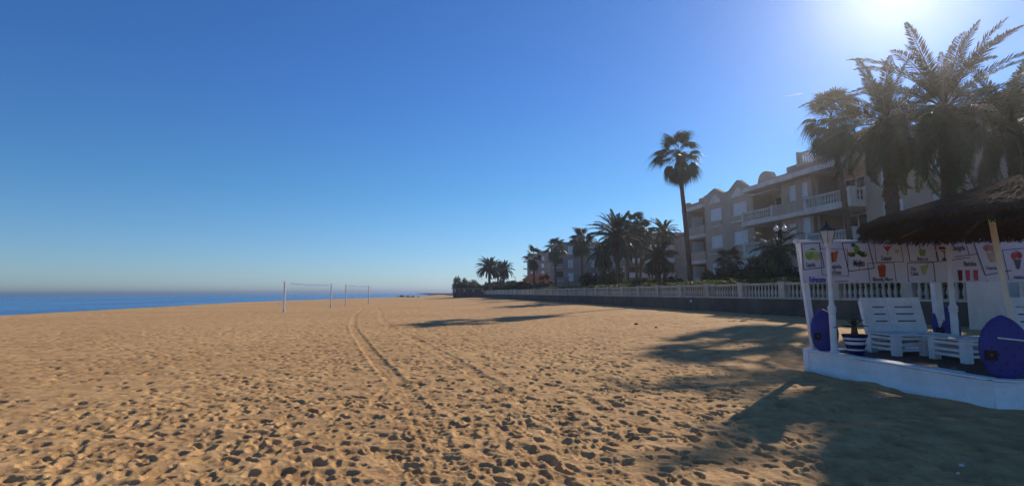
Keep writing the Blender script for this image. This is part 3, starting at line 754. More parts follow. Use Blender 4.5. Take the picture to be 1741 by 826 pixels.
    MB().prism(pts, -3.3, -2.7).build('bell_gable', M['plaster2'], B)
    MB().box(52.5, 55.9, -3.6, -2.5, 11.3, 11.99).build('bell_gable_base', M['plaster2'], B)
    # roof terrace balustrade
    MB().box(36, 45.6, -.2, .7, 11.623, 12.1).build('terrace_kerb', M['plaster3'], B)
    balustrade(B, 41.5, 45.4, .45, 12.103, 1.15, mat='stone', name='terrace_balustrade')
    balustrade(B, -5.5, .3, 45.4, 12.103, 1.15, 'y', mat='stone', name='terrace_balustrade')
    MB().box(36.1, 41.2, .3, .6, 12.103, 13.3).build('terrace_parapet', M['plaster3'], B)
    MB().box(18, 35.9, -12, -2.6, 11.623, 13.3).build('penthouse', M['plaster3'], B)
    MB().box(17.9, 36.1, -12.3, -2.3, 13.303, 13.55).build('penthouse_cornice', M['cream'], B)
    for a in (20.5, 25, 30): window(B, a, a + 1.7, 11.8, 13.1, -2.53, 2)
apartments()
def frontal_block(name, label, x0, x1, Y, top, mat, depth=14, rz=0.0, roof='terra'):
    B = thing(name, label, 'building', (x0, Y, PZ), rz); W = x1 - x0
    MB().box(0, W, 0, depth, 0, top - PZ).build('wall', M[mat], B); return B, W
def fwin(B, a, b, z0, z1, mat='shutter'):
    w = MB().box(a, b, -.06, -.003, z0, z1).build('window', M[mat], B)
    f = MB(); f.box(a - .08, b + .08, -.10, -.063, z0 - .12, z0 - .003); f.box((a + b) / 2 - .03, (a + b) / 2 + .03, -.09, -.063, z0, z1); f.box(a - .05, b + .05, -.09, -.063, z1 + .003, z1 + .08)
    f.build('window_frame', M['cream'], w); return w
# balconied block between the palms
B, W = frontal_block('balconied_block', 'beige apartment block with long white balcony bands seen behind the palms', 22.0, 36.5, 110, 13.1, 'plaster2')
MB().box(-.2, W + .2, -.4, 14.2, 13.1 - PZ + .003, 13.1 - PZ + .4).build('cornice', M['plaster3'], B)
MB().box(7.6, W + .1, 1, 12, 12.33, 12.75).build('tiled_roof', M['terra'], B)
for i, zb in enumerate((4.7, 7.65, 10.4)):
    zb -= PZ
    MB().box(1.6, 12.1, -1.6, -.003, zb - .25, zb).build('balcony_slab', M['cream'], B)
    MB().box(1.65, 12.05, -1.58, -1.45, zb + .003, zb + .75).build('balcony_parapet', M['cream' if i != 1 else 'shutter'], B)
    MB().box(1.9, 11.8, -.05, -.003, zb + .05, zb + 2.0).build('balcony_door', M['dark'], B)
    d = MB()
    for k in range(4): d.box(1.6 + k * 3.4, 1.85 + k * 3.4, -1.4, -.1, zb + .1, zb + 2.5)
    d.build('balcony_pier', M['plaster3'], B)
    fwin(B, .3, 1.3, zb + .6, zb + 2.0); fwin(B, 12.6, 14.1, zb + .5, zb + 2.2)
# salmon wing at its right
B, W = frontal_block('salmon_block', 'salmon house end with red roof edge showing left of the tallest lone palm', 33.4, 43.0, 100, 12.3, 'plaster3', 12)
MB().box(-.2, W + .2, -.3, 12.2, 12.3 - PZ + .003, 12.3 - PZ + .5).build('roof_edge', M['terra'], B)
for zb in (2.2, 5.1, 8.0): fwin(B, .5, 2.4, zb + .2, zb + 1.7)
# grey block
B, W = frontal_block('grey_apartment_block', 'grey-green apartment block left of the palm cluster with two stacked white windows', 10.2, 30.0, 125, 13.1, 'plaster2')
MB().box(4.9, 7.2, .5, 6, 13.1 - PZ + .003, 15.1 - PZ).build('roof_turret', M['plaster2'], B)
MB().box(-.2, W, -.3, 14.2, 13.1 - PZ + .003, 13.1 - PZ + .22).build('cornice', M['plaster2'], B)
for zb in (3.1, 6.2, 9.4):
    fwin(B, 3.0, 4.2, zb - .1, zb + 1.7); fwin(B, 8.2, 9.3, zb, zb + 1.6)
for zb in (2.6, 5.8):
    MB().box(-.9, 1.9, -1.1, -.003, zb + .2, zb + .4).build('balcony_slab', M['cream'], B)
    MB().box(-.9, 1.9, -1.08, -1.0, zb + .403, zb + 1.25).build('balcony_parapet', M['plaster2'], B)
    MB().box(.2, 1.8, -.05, -.003, zb + .45, zb + 2.6).build('balcony_door', M['dark'], B)
# far reddish block
B, W = frontal_block('reddish_block', 'far reddish apartment block with white balconies projecting on its left side', 6.8, 30.0, 220, 17.6, 'brick', 20)
MB().box(4.2, 9, 2, 12, 17.6 - PZ + .003, 18.9 - PZ).build('roof_storey', M['brick'], B)
for i, zb in enumerate((7.0, 10.0, 13.0)):
    MB().box(-2.0, .0 - .003, .2, 6, zb, zb + .35).build('balcony_slab', M['shutter'], B)
    MB().box(-1.95, -1.85, .3, 5.9, zb + .9, zb + 1.15).build('balcony_rail', M['shutter'], B)
    for k in range(4): fwin(B, .8 + k * 2.3, 1.9 + k * 2.3, zb + .6, zb + 2.1, 'glass' if k % 2 else 'shutter')
# low terracotta house
B = thing('terracotta_house', 'low house with terracotta walls and pitched tiled roof far behind the wall', 'building', (3.3, 150, PZ))
MB().box(0, 8.4, 0, 8, 0, 4.0).build('wall', M['terra'], B)
MB().prism([(-.5, 4.003), (8.9, 4.003), (6.4, 5.6), (2.0, 5.6)], -.5, 8.5).build('tiled_roof', M['terra'], B)
for a in (.8, 3.4, 6): fwin(B, a, a + 1.2, 1.5, 2.9, 'dark')
B = thing('white_kiosk', 'small white kiosk with pale sloping awning beside the terracotta house', 'kiosk', (8.0, 138, PZ))
MB().box(0, 3.2, 0, 3, 0, 1.7).build('wall', M['shutter'], B)
MB().prism([(-1.2, 1.55), (3.4, 2.2), (3.4, 2.32), (-1.2, 1.67)], -1.3, 3.2).build('awning', M['cream'], B)
MB().box(2.6, 2.9, -1.1, -.9, 0, 2.0).build('post', M['shutter'], B)
B = thing('small_white_house', 'tiny pale flat-roofed house far behind the low scrub', 'building', (-.6, 185, PZ))
MB().box(0, 2.9, 0, 5, 0, 3.9).build('wall', M['shutter'], B)
MB().box(-.2, 3.1, -.2, 5.2, 3.903, 4.1).build('roof', M['greymetal'], B)
fwin(B, .8, 1.9, 1.6, 2.8, 'glass')

# ---------------------------------------------------------------- street lamps
def street_lamp(label, px, Y, h, arm=.34, gr=.22):
    t = thing('street_lamp', label, 'street lamp', (wx(px, Y), Y, PZ), 0, 'twin globe street lamps on the promenade')
    MB().lathe([(.13, 0), (.12, .3), (.06, .4), (.05, h * .6), (.045, h)], 10).build('post', M['metal'], t)
    m = MB()
    for s in (-1, 1): m.tube([(0, 0, h - .25), (s * arm * .6, 0, h - .1), (s * arm, 0, h - .18)], .022, 6); m.lathe([(.02, h - .22), (.1, h - .18), (.11, h - .12)], 10, c=(s * arm, 0))
    m.build('arm', M['metal'], t)
    for s in (-1, 1):
        q = MB().lathe([(max(.02, gr * math.sin(math.pi * k / 10)), h - .1 + gr - gr * math.cos(math.pi * k / 10)) for k in range(11)], 16, c=(s * arm, 0)).build('globe', M['globe'], t, smooth=True)
        MB().lathe([(.05, h - .09 + 2 * gr), (.03, h + 2 * gr), (.008, h + .1 + 2 * gr)], 8, c=(s * arm, 0)).build('finial', M['globe'], q)
street_lamp('twin globe street lamp before the apartment balconies, nearest of its kind', 1330, 33, 4.2, .26, .17)
street_lamp('twin globe street lamp in front of the dark bushy date palm', 1128, 66, 3.5, .30, .18)
street_lamp('far dark twin globe street lamp before the grey apartment block', 966, 118, 3.9, .45, .16)
def thin_lamp(label, px, Y, h):
    t = thing('lamp_post', label, 'lamp post', (wx(px, Y), Y, PZ), 0)
    MB().lathe([(.1, 0), (.06, h)], 8).build('post', M['metal'], t)
    MB().box(-.6, .1, -.1, .1, h + .003, h + .12).build('lamp_head', M['metal'], t)
thin_lamp('thin dark lamp post right of the far date palms', 875.5, 150, 4.6)
thin_lamp('thin far lamp post left of the far date palms', 829, 175, 3.2)

# ---------------------------------------------------------------- volleyball courts
def net(label, p0, p1, h):
    p0, p1 = Vector((*p0, 0)), Vector((*p1, 0)); t = thing('volleyball_net', label, 'volleyball net', p0, 0, 'beach volleyball nets')
    d = p1 - p0
    for q in (Vector((0, 0, 0)), d):
        MB().lathe([(.075, -.3), (.075, h - .02), (.06, h)], 10, c=(q.x, q.y)).build('post', M['white'], t, smooth=False)
        MB().lathe([(.11, .0), (.11, .25)], 10, c=(q.x, q.y)).build('post_padding', M['shutter'], t)
    a, b = d * .10, d * .94
    for nm, z0, sag, r in (('net_tape', h - .14, .07, .03),): 
        m = MB(); N = 14; vs = []; fs = []
        for i in range(N + 1):
            u = i / N; p = a.lerp(b, u); z = z0 - sag * 4 * u * (1 - u); vs += [(p.x, p.y, z - r), (p.x, p.y, z + r), (p.x + .02, p.y + .01, z - r), (p.x + .02, p.y + .01, z + r)]
        for i in range(N):
            k = 4 * i; fs += [(k, k + 4, k + 5, k + 1), (k + 2, k + 3, k + 7, k + 6), (k + 1, k + 5, k + 7, k + 3), (k, k + 2, k + 6, k + 4)]
        m.add(vs, fs); m.build(nm, M['netblue'], t)
    m = MB(); m.tube([(0, 0, h - .08), (a.x, a.y, h - .14)], .008, 4); m.tube([(b.x, b.y, h - .14), (d.x, d.y, h - .08)], .008, 4); m.build('tie_rope', M['rope'], t)
    m = MB(); N = 26
    for i in range(N + 1):
        u = i / N; p = a.lerp(b, u); zt = h - .17 - .07 * 4 * u * (1 - u); m.tube([(p.x, p.y, zt), (p.x, p.y, zt - .75)], .002, 3)
    for j in range(5): m.tube([(a.x, a.y, h - .25 - .18 * j), ((a.x + b.x) / 2, (a.y + b.y) / 2, h - .4 - .18 * j), (b.x, b.y, h - .25 - .18 * j)], .002, 3)
    m.build('net_mesh', M['metal'], t)
net('nearer beach volleyball net with sagging blue tape between two white posts', (-19.8, 46.2), (-19.9, 58.4), 2.65)
net('farther beach volleyball net between two white posts on the right', (-21.6, 69), (-21.2, 78.5), 2.75)

# rocks by the water
for i, (dx, dy, s) in enumerate(((0, 0, 1.0), (1.6, .6, .8), (3.2, .2, .7), (-1.5, .4, .55), (4.8, 1, .5), (2.4, -1, .5))):
    g = random.Random(90 + i); m = MB(); n = 9; pr = []
    m.lathe([(1.0, -.5), (1.15, .05), (.85, .55), (.35, .85)], n)
    m.v = [(x * g.uniform(.75, 1.2), y * g.uniform(.75, 1.2), z * g.uniform(.85, 1.15)) for x, y, z in m.v]
    o = m.build('rock', M['rock'], None, (-40.6 + dx * 1.2, 196 + dy, -.15)); o.scale = (s * 1.1, s, s)
    tag(o, ('largest dark rock of the little heap at the water edge beyond the nets', 'medium rock just right of the largest rock at the water edge', 'middle right rock of the little heap at the water edge', 'leftmost small rock of the little heap at the water edge', 'rightmost small rock of the little heap at the water edge', 'small nearest rock in front of the water edge heap')[i], 'rock', 'rocks at the water edge')
# far low headland
m = MB(); m.prism([(0, -2), (260, -2), (250, 9), (180, 14), (90, 9), (30, 4), (0, 0)], 0, 200)
o = m.build('headland', M['bush'], None, (-500, 4200, -1)); tag(o, 'faint low headland on the horizon', 'headland', kind='structure')
# contrail
m = MB(); m.tube([(2985, 5600, 2106), (3080, 5600, 2122), (3175, 5600, 2140)], [.8, 1.8, 3.2], 6); o = m.build('contrail', leafmat('contrail_white', (.9, .9, .9), (.85, .85, .85), .9)); tag(o, 'short thin white contrail in the sky left of the slim fan palm', 'contrail', kind='stuff')

# ================================================================ beach bar
ZD = .38
def platform():
    P = thing('bar_platform', 'low whitewashed platform wall of the beach bar with brown floor', 'platform', (0, 0, 0))
    out = [(6.0, 11.02), (6.42, 7.22), (6.72, 7.08), (12.5, 6.3), (13.4, 11.6)]
    n = len(out)
    # floor
    fl = [(6.09, 10.96), (6.50, 7.36), (6.78, 7.22), (12.4, 6.45), (13.2, 11.5)]
    MB().add([(x, y, .36) for x, y in fl] + [(x, y, -.2) for x, y in fl], [tuple(range(5))[::-1][::-1], tuple(range(5, 10))[::-1]] + [(i, i + 5, (i + 1) % 5 + 5, (i + 1) % 5) for i in range(5)]).build('floor', M['deck'], P)
    for i, (a, b) in enumerate(zip(out, out[1:] + out[:1])):
        a, b = Vector((*a, 0)), Vector((*b, 0)); d = (b - a); L = d.length; ang = math.atan2(d.y, d.x)
        mt = Matrix.Translation(a) @ Matrix.Rotation(ang, 4, 'Z')
        m = MB(); N = max(2, int(L / .3))
        # slightly uneven rendered wall, facing outwards (right hand of the direction)
        g = random.Random(i); vs = []; fs = []
        rows = [(-.25, .02), (.02, .02), (.14, .0), (.30, .0), (.372, .008)]
        for k in range(N + 1):
            for z, o_ in rows: vs.append(tuple(mt @ Vector((L * k / N, -o_ - g.uniform(0, .012), z + (g.uniform(-.008, .008) if z > .3 else 0)))))
            for z in (.372, -.25): vs.append(tuple(mt @ Vector((L * k / N, .13, z))))
        for k in range(N):
            q = 7 * k
            for j in (0, 1, 2, 3, 4): fs.append((q + j, q + 7 + j, q + 8 + j, q + 1 + j))
            fs.append((q + 5, q + 12, q + 13, q + 6))
        fs += [(0, 1, 2, 3, 4, 5, 6), tuple(7 * N + j for j in range(7))[::-1]]
        m.add(vs, fs); m.build('low_wall', M['whitewash'], P)
        # coping blocks of uneven width
        c = 0.0; k = 0
        while c < L - .1:
            w = min(g.uniform(.42, .56), L - c); wd = .14 + .05 * (k % 2) + g.uniform(0, .05)
            q = MB().box(c + .004, c + w - .004, -.03, wd, .378, .405 + g.uniform(0, .008), mt); q.build('coping_block', M['whitewash'], P, bevel=.008); c += w; k += 1
    MB().box(5.975, 6.135, 10.88, 11.06, -.02, .425).build('corner_block', M['whitewash'], P)
platform()

# lantern posts
def lamp_post(label, x, y, lantern=True):
    t = thing('lantern_post', label, 'lamp post', (x, y, ZD), 0, 'white lantern posts of the beach bar')
    MB().lathe([(.085, 0), (.085, .05), (.062, .08), (.060, .78), (.072, .80), (.075, .90), (.052, .93), (.045, .98), (.040, 2.02), (.05, 2.05)], 16).build('post', M['white'], t, smooth=False)
    MB().tube([(-.06, 0, 1.98), (-.44, -.04, 1.985)], .013, 6).build('side_arm', M['white'], t)
    if not lantern: return
    h = MB().lathe([(.03, 2.05), (.075, 2.09), (.078, 2.12)], 6).build('lantern', M['white'], t)
    MB().lathe([(.075, 2.125), (.145, 2.37)], 6).build('lantern_glass', M['lens'], h)
    m = MB()
    for k in range(6):
        a = math.pi * 2 * k / 6; m.tube([(.078 * math.cos(a), .078 * math.sin(a), 2.12), (.15 * math.cos(a), .15 * math.sin(a), 2.38)], .006, 4)
    m.lathe([(.16, 2.375), (.16, 2.39), (.10, 2.43), (.045, 2.48), (.03, 2.50)], 6); m.lathe([(.012, 2.50), (.022, 2.53), (.006, 2.58)], 6)
    m.build('lantern_cap', M['metal'], h)
lamp_post('white lantern post with lit-looking glass lantern at the platform corner', 6.17, 10.3)
lamp_post('white post standing behind the pallet table with its top under the thatch', 8.47, 10.25, False)

# banner frame and banner
YB = 10.75
def post(label, x0, x1, y, z0, z1, w):
    m = MB(); vs = []
    for x, z in ((x0, z0), (x1, z1)): vs += [(x - w, y - w, z), (x + w, y - w, z), (x + w, y + w, z), (x - w, y + w, z)]
    m.add(vs, [(0, 3, 2, 1), (4, 5, 6, 7), (0, 1, 5, 4), (1, 2, 6, 5), (2, 3, 7, 6), (3, 0, 4, 7)]); return m
fr = thing('banner_frame', 'white timber frame of posts and top bar carrying the drinks banner', 'frame', (0, 0, 0))
post('', 6.10, 5.90, YB + .10, .38, 2.58, .05).build('post', M['white'], fr)
post('', 8.68, 8.62, YB + .10, .38, 2.60, .065).build('post', M['white'], fr)
post('', 11.4, 11.4, YB + .10, .38, 2.60, .06).build('post', M['white'], fr)
MB().tube([(5.80, YB + .02, 2.60), (12.4, YB + .02, 2.625)], .022, 8).build('top_bar', M['white'], fr)
MB().lathe([(.02, 2.55), (.055, 2.575), (.06, 2.61), (.03, 2.65)], 10, c=(5.80, YB + .02)).build('end_knob', M['white'], fr)
def banner():
    u0, u1, z0, z1 = 5.86, 12.3, 1.745, 2.575
    T = thing('drinks_banner', 'long white banner printed with framed cocktails and ice creams', 'banner', (u0, YB - .05, 0))
    s = 900. / YB; H = z1 - z0
    N = 60; vs = []; fs = []
    def dep(u): return .016 * math.sin(u * 3.1) + .009 * math.sin(u * 7.7 + 1) + .003 * math.sin(u * 19)
    for i in range(N + 1):
        u = (u1 - u0) * i / N; vs += [(u, dep(u) - .001, z0), (u, dep(u) - .001, z1), (u, dep(u) + .003, z0), (u, dep(u) + .003, z1)]
    for i in range(N):
        k = 4 * i; fs += [(k, k + 4, k + 5, k + 1), (k + 2, k + 3, k + 7, k + 6), (k + 1, k + 5, k + 7, k + 3), (k, k + 2, k + 6, k + 4)]
    MB().add(vs, fs).build('cloth', M['banner'], T)
    def uv(px, py): return ((px - 1357.5) / s * 1.0, z1 - (py - 412.5) * H / 69.)
    def poly(name, pts, mat, off=.006):
        P_ = [uv(*p) for p in pts]; um = sum(p[0] for p in P_) / len(P_); return MB().prism(P_, dep(um) - off - .002, dep(um) - off).build(name, M[mat], T)
    def outline(pts, mat='print_black', w=.5):
        m = MB(); P_ = [uv(*p) for p in pts]
        for (a, c), (b, d) in zip(P_, P_[1:]):
            n = max(1, int(abs(b - a) / .12))
            for k in range(n):
                x0, x1 = a + (b - a) * k / n, a + (b - a) * (k + 1) / n; y0, y1 = c + (d - c) * k / n, c + (d - c) * (k + 1) / n
                L = math.hypot(x1 - x0, y1 - y0) or 1; nx, ny = -(y1 - y0) / L * .0045 * w * 2, (x1 - x0) / L * .0045 * w * 2; e = dep((x0 + x1) / 2)
                m.prism([(x0 + nx, y0 + ny), (x1 + nx, y1 + ny), (x1 - nx, y1 - ny), (x0 - nx, y0 - ny)], e - .010, e - .007)
        m.build('printed_frame', M[mat], T)
    def ell(cx, cy, rx, ry, n=14, a0=0): return [(cx + rx * math.cos(a0 + 2 * math.pi * k / n), cy + ry * math.sin(a0 + 2 * math.pi * k / n)) for k in range(n)]
    def txt(body, px, py, hpx, wpx, mat, bold=.012):
        c = bpy.data.curves.new('lettering', 'FONT'); c.body = body; c.align_x = 'CENTER'; c.align_y = 'CENTER'; c.size = 1; c.extrude = .0015; c.offset = bold
        c.materials.append(M[mat]); tmp = bpy.data.objects.new('lettering', c); me = bpy.data.meshes.new_from_object(tmp); bpy.data.objects.remove(tmp)
        o = link(bpy.data.objects.new('lettering', me)); o.parent = T
        u, z = uv(px, py); o.location = (u, dep(u) - .016, z); o.rotation_euler = (math.pi / 2, 0, 0)
        w = max(.3, len(body) * .52); o.scale = (wpx / s / w, hpx / s * 1.15, 1)
    outline([(1359, 415), (1389, 414), (1395, 455), (1360, 459), (1359, 415)], w=.8)
    outline([(1390, 424), (1436, 425), (1435, 470), (1391, 468), (1390, 424)], w=.45)
    outline([(1428, 414), (1470, 413), (1478, 457), (1436, 462), (1428, 414)], w=.9)
    outline([(1481, 415), (1526, 415), (1529, 447), (1482, 447), (1481, 415)], w=.5)
    outline([(1512, 448), (1467, 449), (1469, 480)], w=.5); outline([(1512, 448), (1514, 480)], w=.6)
    outline([(1537, 414), (1540, 446), (1588, 447), (1585, 414)], w=.7)
    outline([(1535, 449), (1581, 448), (1582, 480)], w=.6); outline([(1535, 449), (1535, 480)], w=.5)
    outline([(1585, 414), (1590, 447), (1642, 440)], w=.7); outline([(1616, 439), (1656, 434)], w=.7); outline([(1637, 413), (1641, 436)], w=.5)
    outline([(1649, 414), (1664, 470), (1712, 462)], w=.9); outline([(1699, 428), (1738, 425)], w=.7); outline([(1699, 428), (1706, 478)], w=.5); outline([(1738, 413), (1743, 478)], w=.5)
    outline([(1752, 414), (1756, 470), (1800, 466), (1797, 414)], w=.7); outline([(1810, 418), (1862, 416), (1865, 474), (1813, 476), (1810, 418)], w=.7)
    for k in range(13):
        u = .05 + k * .52; e = dep(u)
        for z_ in (z0 + .03, z1 - .03): MB().lathe([(.014, 0), (.014, .004)], 8, Matrix.Translation((u, e - .008, z_)) @ Matrix.Rotation(math.pi / 2, 4, 'X')).build('eyelet', M['greymetal'], T)
    # limes
    for e, mt, of in ((ell(1371, 434, 7, 9), 'print_green', .006), (ell(1382, 436, 6.5, 8), 'print_lime', .010), (ell(1377, 427, 6, 5), 'print_green', .008), (ell(1369, 431, 3, 3), 'print_lime', .012)): poly('lime_print', e, mt, of)
    # strawberry drink
    poly('glass_print', [(1402, 430), (1412, 430), (1411, 447), (1405, 447)], 'print_red', .006); poly('glass_print', [(1411, 430), (1421, 427), (1416, 446), (1411, 446)], 'print_orange', .008)
    # mint and limes
    for e, mt, of in ((ell(1443, 434, 7, 4), 'print_dkgreen', .006), (ell(1461, 434, 7, 4.5), 'print_dkgreen', .006), (ell(1451, 426, 5, 8), 'print_green', .008), (ell(1446, 418, 4, 3), 'print_dkgreen', .010),
                      (ell(1439, 432, 3, 2.5), 'print_orange', .010), (ell(1465, 433, 2.5, 2.5), 'print_lime', .010), (ell(1455, 431, 4, 4), 'print_dkgreen', .012)): poly('mint_print', e, mt, of)
    # cocktail glass
    poly('glass_print', [(1496, 421), (1511, 420), (1504.5, 429), (1502.5, 429)], 'print_red'); poly('glass_stem_print', [(1503, 429), (1504, 429), (1504, 435), (1503, 435)], 'print_grey'); poly('lime_print', ell(1519, 429, 4, 3), 'print_lime', .008)
    poly('glass_print', [(1484, 453), (1498, 453), (1496, 472), (1486, 472)], 'print_red'); poly('garnish_print', ell(1492, 452, 5, 2), 'print_orange', .010)
    poly('glass_print', [(1558, 426), (1570, 426), (1568, 437), (1560, 437)], 'print_green'); poly('straw_print', [(1558, 417), (1559.5, 417), (1562, 427), (1560.5, 427)], 'print_grey', .009)
    poly('glass_print', [(1558, 454), (1572, 452), (1567, 468), (1562, 468)], 'print_lime'); poly('straw_print', [(1570, 450), (1574, 448), (1568, 458), (1566, 457)], 'print_cream', .009)
    poly('glass_print', [p for p in ell(1599, 424, 8.5, 7, 18) if p[1] >= 421.5], 'print_wine'); poly('garnish_print', ell(1593, 417, 3, 3), 'print_orange'); poly('glass_stem_print', [(1598.2, 430), (1599.8, 430), (1599.8, 441), (1598.2, 441)], 'print_wine', .008); poly('glass_foot_print', ell(1599, 443, 5, 1.8), 'print_black')
    for x, mt in ((1622, 'print_wine'), (1635, 'print_pink'), (1648, 'print_pink')): poly('smoothie_print', [(x - 3, 461), (x + 5, 461), (x + 4, 479), (x - 2, 479)], mt)
    for e, mt, of in ((ell(1672, 424, 8, 6), 'print_rose', .006), (ell(1684, 425, 9, 7), 'print_rose', .008), (ell(1670, 425, 3, 4), 'print_orange', .010), (ell(1690, 422, 4, 4), 'print_cream', .012)): poly('ice_cream_print', e, mt, of)
    poly('glass_print', [(1670, 432), (1688, 432), (1682, 448), (1675, 448)], 'print_cream', .012)
    for e, mt, of in ((ell(1718, 438, 5, 6), 'print_pink', .006), (ell(1727, 437, 5, 6), 'print_red', .008), (ell(1723, 432, 4, 3), 'print_rose', .010)): poly('ice_cream_print', e, mt, of)
    poly('glass_print', [(1717, 444), (1730, 444), (1725, 460), (1721, 460)], 'print_grey', .011)
    poly('glass_print', [(1768, 430), (1784, 430), (1780, 455), (1772, 455)], 'print_orange'); poly('ice_cream_print', ell(1836, 436, 9, 10), 'print_pink')
    G_ = 'print_black'
    txt('Caipiriña', 1372, 451, 9, 21, G_); txt('Caipiriña', 1414, 454, 9, 26, 'print_grey'); txt('de Fresas', 1414, 464, 9, 23, 'print_grey')
    txt('Mojito', 1453, 449, 13, 22, G_, .03); txt('Daiquiri', 1500, 441, 9, 23, 'print_grey', .02); txt('Bloody Mary', 1491, 476, 8, 38, 'print_grey', .02)
    txt('Mojito rosa', 1563, 442, 7, 22, 'print_grey'); txt('Piña', 1545, 459, 8, 11, 'print_grey'); txt('Colada', 1546, 467, 8, 14, 'print_grey')
    txt('Sangría', 1624, 424, 11, 26, 'print_grey', .02); txt('Batidos', 1641, 451, 10, 26, 'print_grey', .02); txt('Copa helada', 1679, 458, 7, 28, 'print_grey'); txt('Helados', 1724, 474, 7, 22, 'print_grey')
    txt('Refrescante', 1382, 476, 12, 33, 'print_blue', .02); poly('printed_rule', [(1399, 478.5), (1437, 478), (1437, 479.2), (1399, 479.7)], 'print_grey')
banner()

# pallet furniture ---------------------------------------------------------
def pallet_mesh_parts(T, w, d, z0, z1, legw=.13):
    for k in range(5):
        y0 = d * k / 5; MB().box(0, w, y0 + .006, y0 + d / 5 - .006, z1 - .03, z1).build('top_board', M['white'], T, bevel=.004)
    for x in (0, w / 2 - legw / 2, w - legw):
        for y in (0, d - legw): MB().box(x, x + legw, y, y + legw, z0, z1 - .033).build('leg', M['white'], T, bevel=.006)
    zs = [z1 - .085, z0 + (z1 - z0) * .50, z0 + (z1 - z0) * .27]
    for z in zs:
        for x in (.012, w - .03): MB().box(x, x + .018, legw, d - legw, z - .018, z + .03).build('side_rail', M['white'], T)
        for y in (.012, d - .03): MB().box(legw, w - legw, y, y + .018, z - .018, z + .03).build('front_rail', M['white'], T)
def bench(label, x, y):
    T = thing('pallet_bench', label, 'bench', (x, y, ZD - .018), 0, 'white pallet benches')
    pallet_mesh_parts(T, 1.2, .80, 0, .40)
    # backrest: four boards, slots, centre post, tilted backwards
    mt = Matrix.Translation((0, .74, .405)) @ Matrix.Rotation(R_(-15), 4, 'X')
    hh = .70; e = [0, .185, .205, .335, .355, .485, .505, .70]
    for a, b in ((0, .20), (.23, .345), (.375, .49), (.52, .70)):
        MB().box(0, 1.2, 0, .022, a, b, mt).build('back_board', M['white'], T)
    for xx, ww in ((0, .2), (.50, .15), (1.02, .18)): MB().box(xx, xx + ww, -.012, -.001, .0, hh, mt).build('back_upright', M['white'], T)
    for xx in (.0, .52, 1.11): MB().box(xx, xx + .09, .025, .10, -.02, hh - .05, mt).build('back_post', M['white'], T)
bench('white pallet bench with slotted backrest behind the striped flower pot', 7.17, 10.06)
bench('white pallet bench cut by the right photo edge behind the nearest blue board', 9.62, 9.55)
T = thing('pallet_table', 'low white pallet table on the brown floor between bench and big blue board', 'table', (7.56, 8.97, ZD - .018))
pallet_mesh_parts(T, 1.2, .80, 0, .40)
o = MB().box(-.16, .16, -.11, .11, 0, .012).build('menu_card', M['shutter'], None, (7.98, 10.45, .772)); o.rotation_euler = (0, 0, .5)
tag(o, 'white menu card lying on the seat of the slotted bench', 'card')

# blue boards
def board(label, x, y, z, rz, h, w, tilt=-8, rope=None):
    T = thing('blue_board', label, 'board', (x, y, z), rz, 'small blue boards with dark stars'); T.rotation_euler = (R_(tilt), 0, rz)
    prof = []
    N = 16
    def half(t): return w / 2 * float(np.interp(t, [0, .04, .12, .25, .42, .6, .75, .86, .93, .98, 1], [.38, .56, .76, .92, 1, .95, .80, .60, .41, .19, .06]))
    vs = []; fs = []; nx = 10
    for i in range(N + 1):
        t = i / N; hw = max(half(t), .004)
        for k in range(nx):
            a = 2 * math.pi * k / nx; vs.append((hw * math.copysign(abs(math.cos(a)) ** .9, math.cos(a)), .045 * (hw / (w / 2)) ** .5 * math.sin(a) + .03 * (2 * t - 1) ** 2, h * t))
    for i in range(N):
        for k in range(nx): k2 = (k + 1) % nx; fs.append((i * nx + k, i * nx + k2, (i + 1) * nx + k2, (i + 1) * nx + k))
    fs += [tuple(range(nx))[::-1], tuple(N * nx + k for k in range(nx))]
    ob = MB().add(vs, fs).build('body', M['blue'], T, smooth=True)
    g = random.Random(3)
    for r_ in range(7):
        t = .12 + r_ * .12; hw = half(t)
        for c in range(-1, 3):
            xx = (c - .5 + .5 * (r_ % 2)) * w * .27
            if abs(xx) < hw * .82:
                zz = h * t; yy = -.045 * (hw / (w / 2)) ** .5 * math.sqrt(max(0, 1 - (xx / hw) ** 2)) + .03 * (2 * t - 1) ** 2
                pts = [(xx + (.021 if k % 2 else .010) * math.cos(math.pi * k / 5 + .3), zz + (.021 if k % 2 else .010) * math.sin(math.pi * k / 5 + .3)) for k in range(10)]
                MB().prism(pts, yy - .008, yy + .012).build('star_print', M['navy'], T)
    MB().box(-w * .40, -w * .16, -.052, -.02, h * .27, h * .43).build('label_patch', M['black'], T); MB().box(-w * .30, -w * .24, -.055, -.0525, h * .34, h * .37).build('patch_mark', M['print_red'], T)
    return T
board('small blue starred board leaning by the left corner post of the banner frame', 6.16, 10.55, .40, -.30, .84, .50)
board('small blue starred board half hidden behind the post by the pallet table', 8.75, 10.75, .50, -.2, .80, .52)
board('largest looking blue starred board standing on the low wall at the right edge', 6.66, 7.26, .41, -.55, .84, .56, -4)
m = MB(); m.tube([(6.48, 7.16, .955), (6.70, 7.08, .93), (6.95, 7.04, .90), (7.4, 6.98, .88), (8.3, 6.9, .88)], .011, 6)
o = m.build('rope', M['rope']); tag(o, 'white rope running right from the nearest blue board', 'rope')

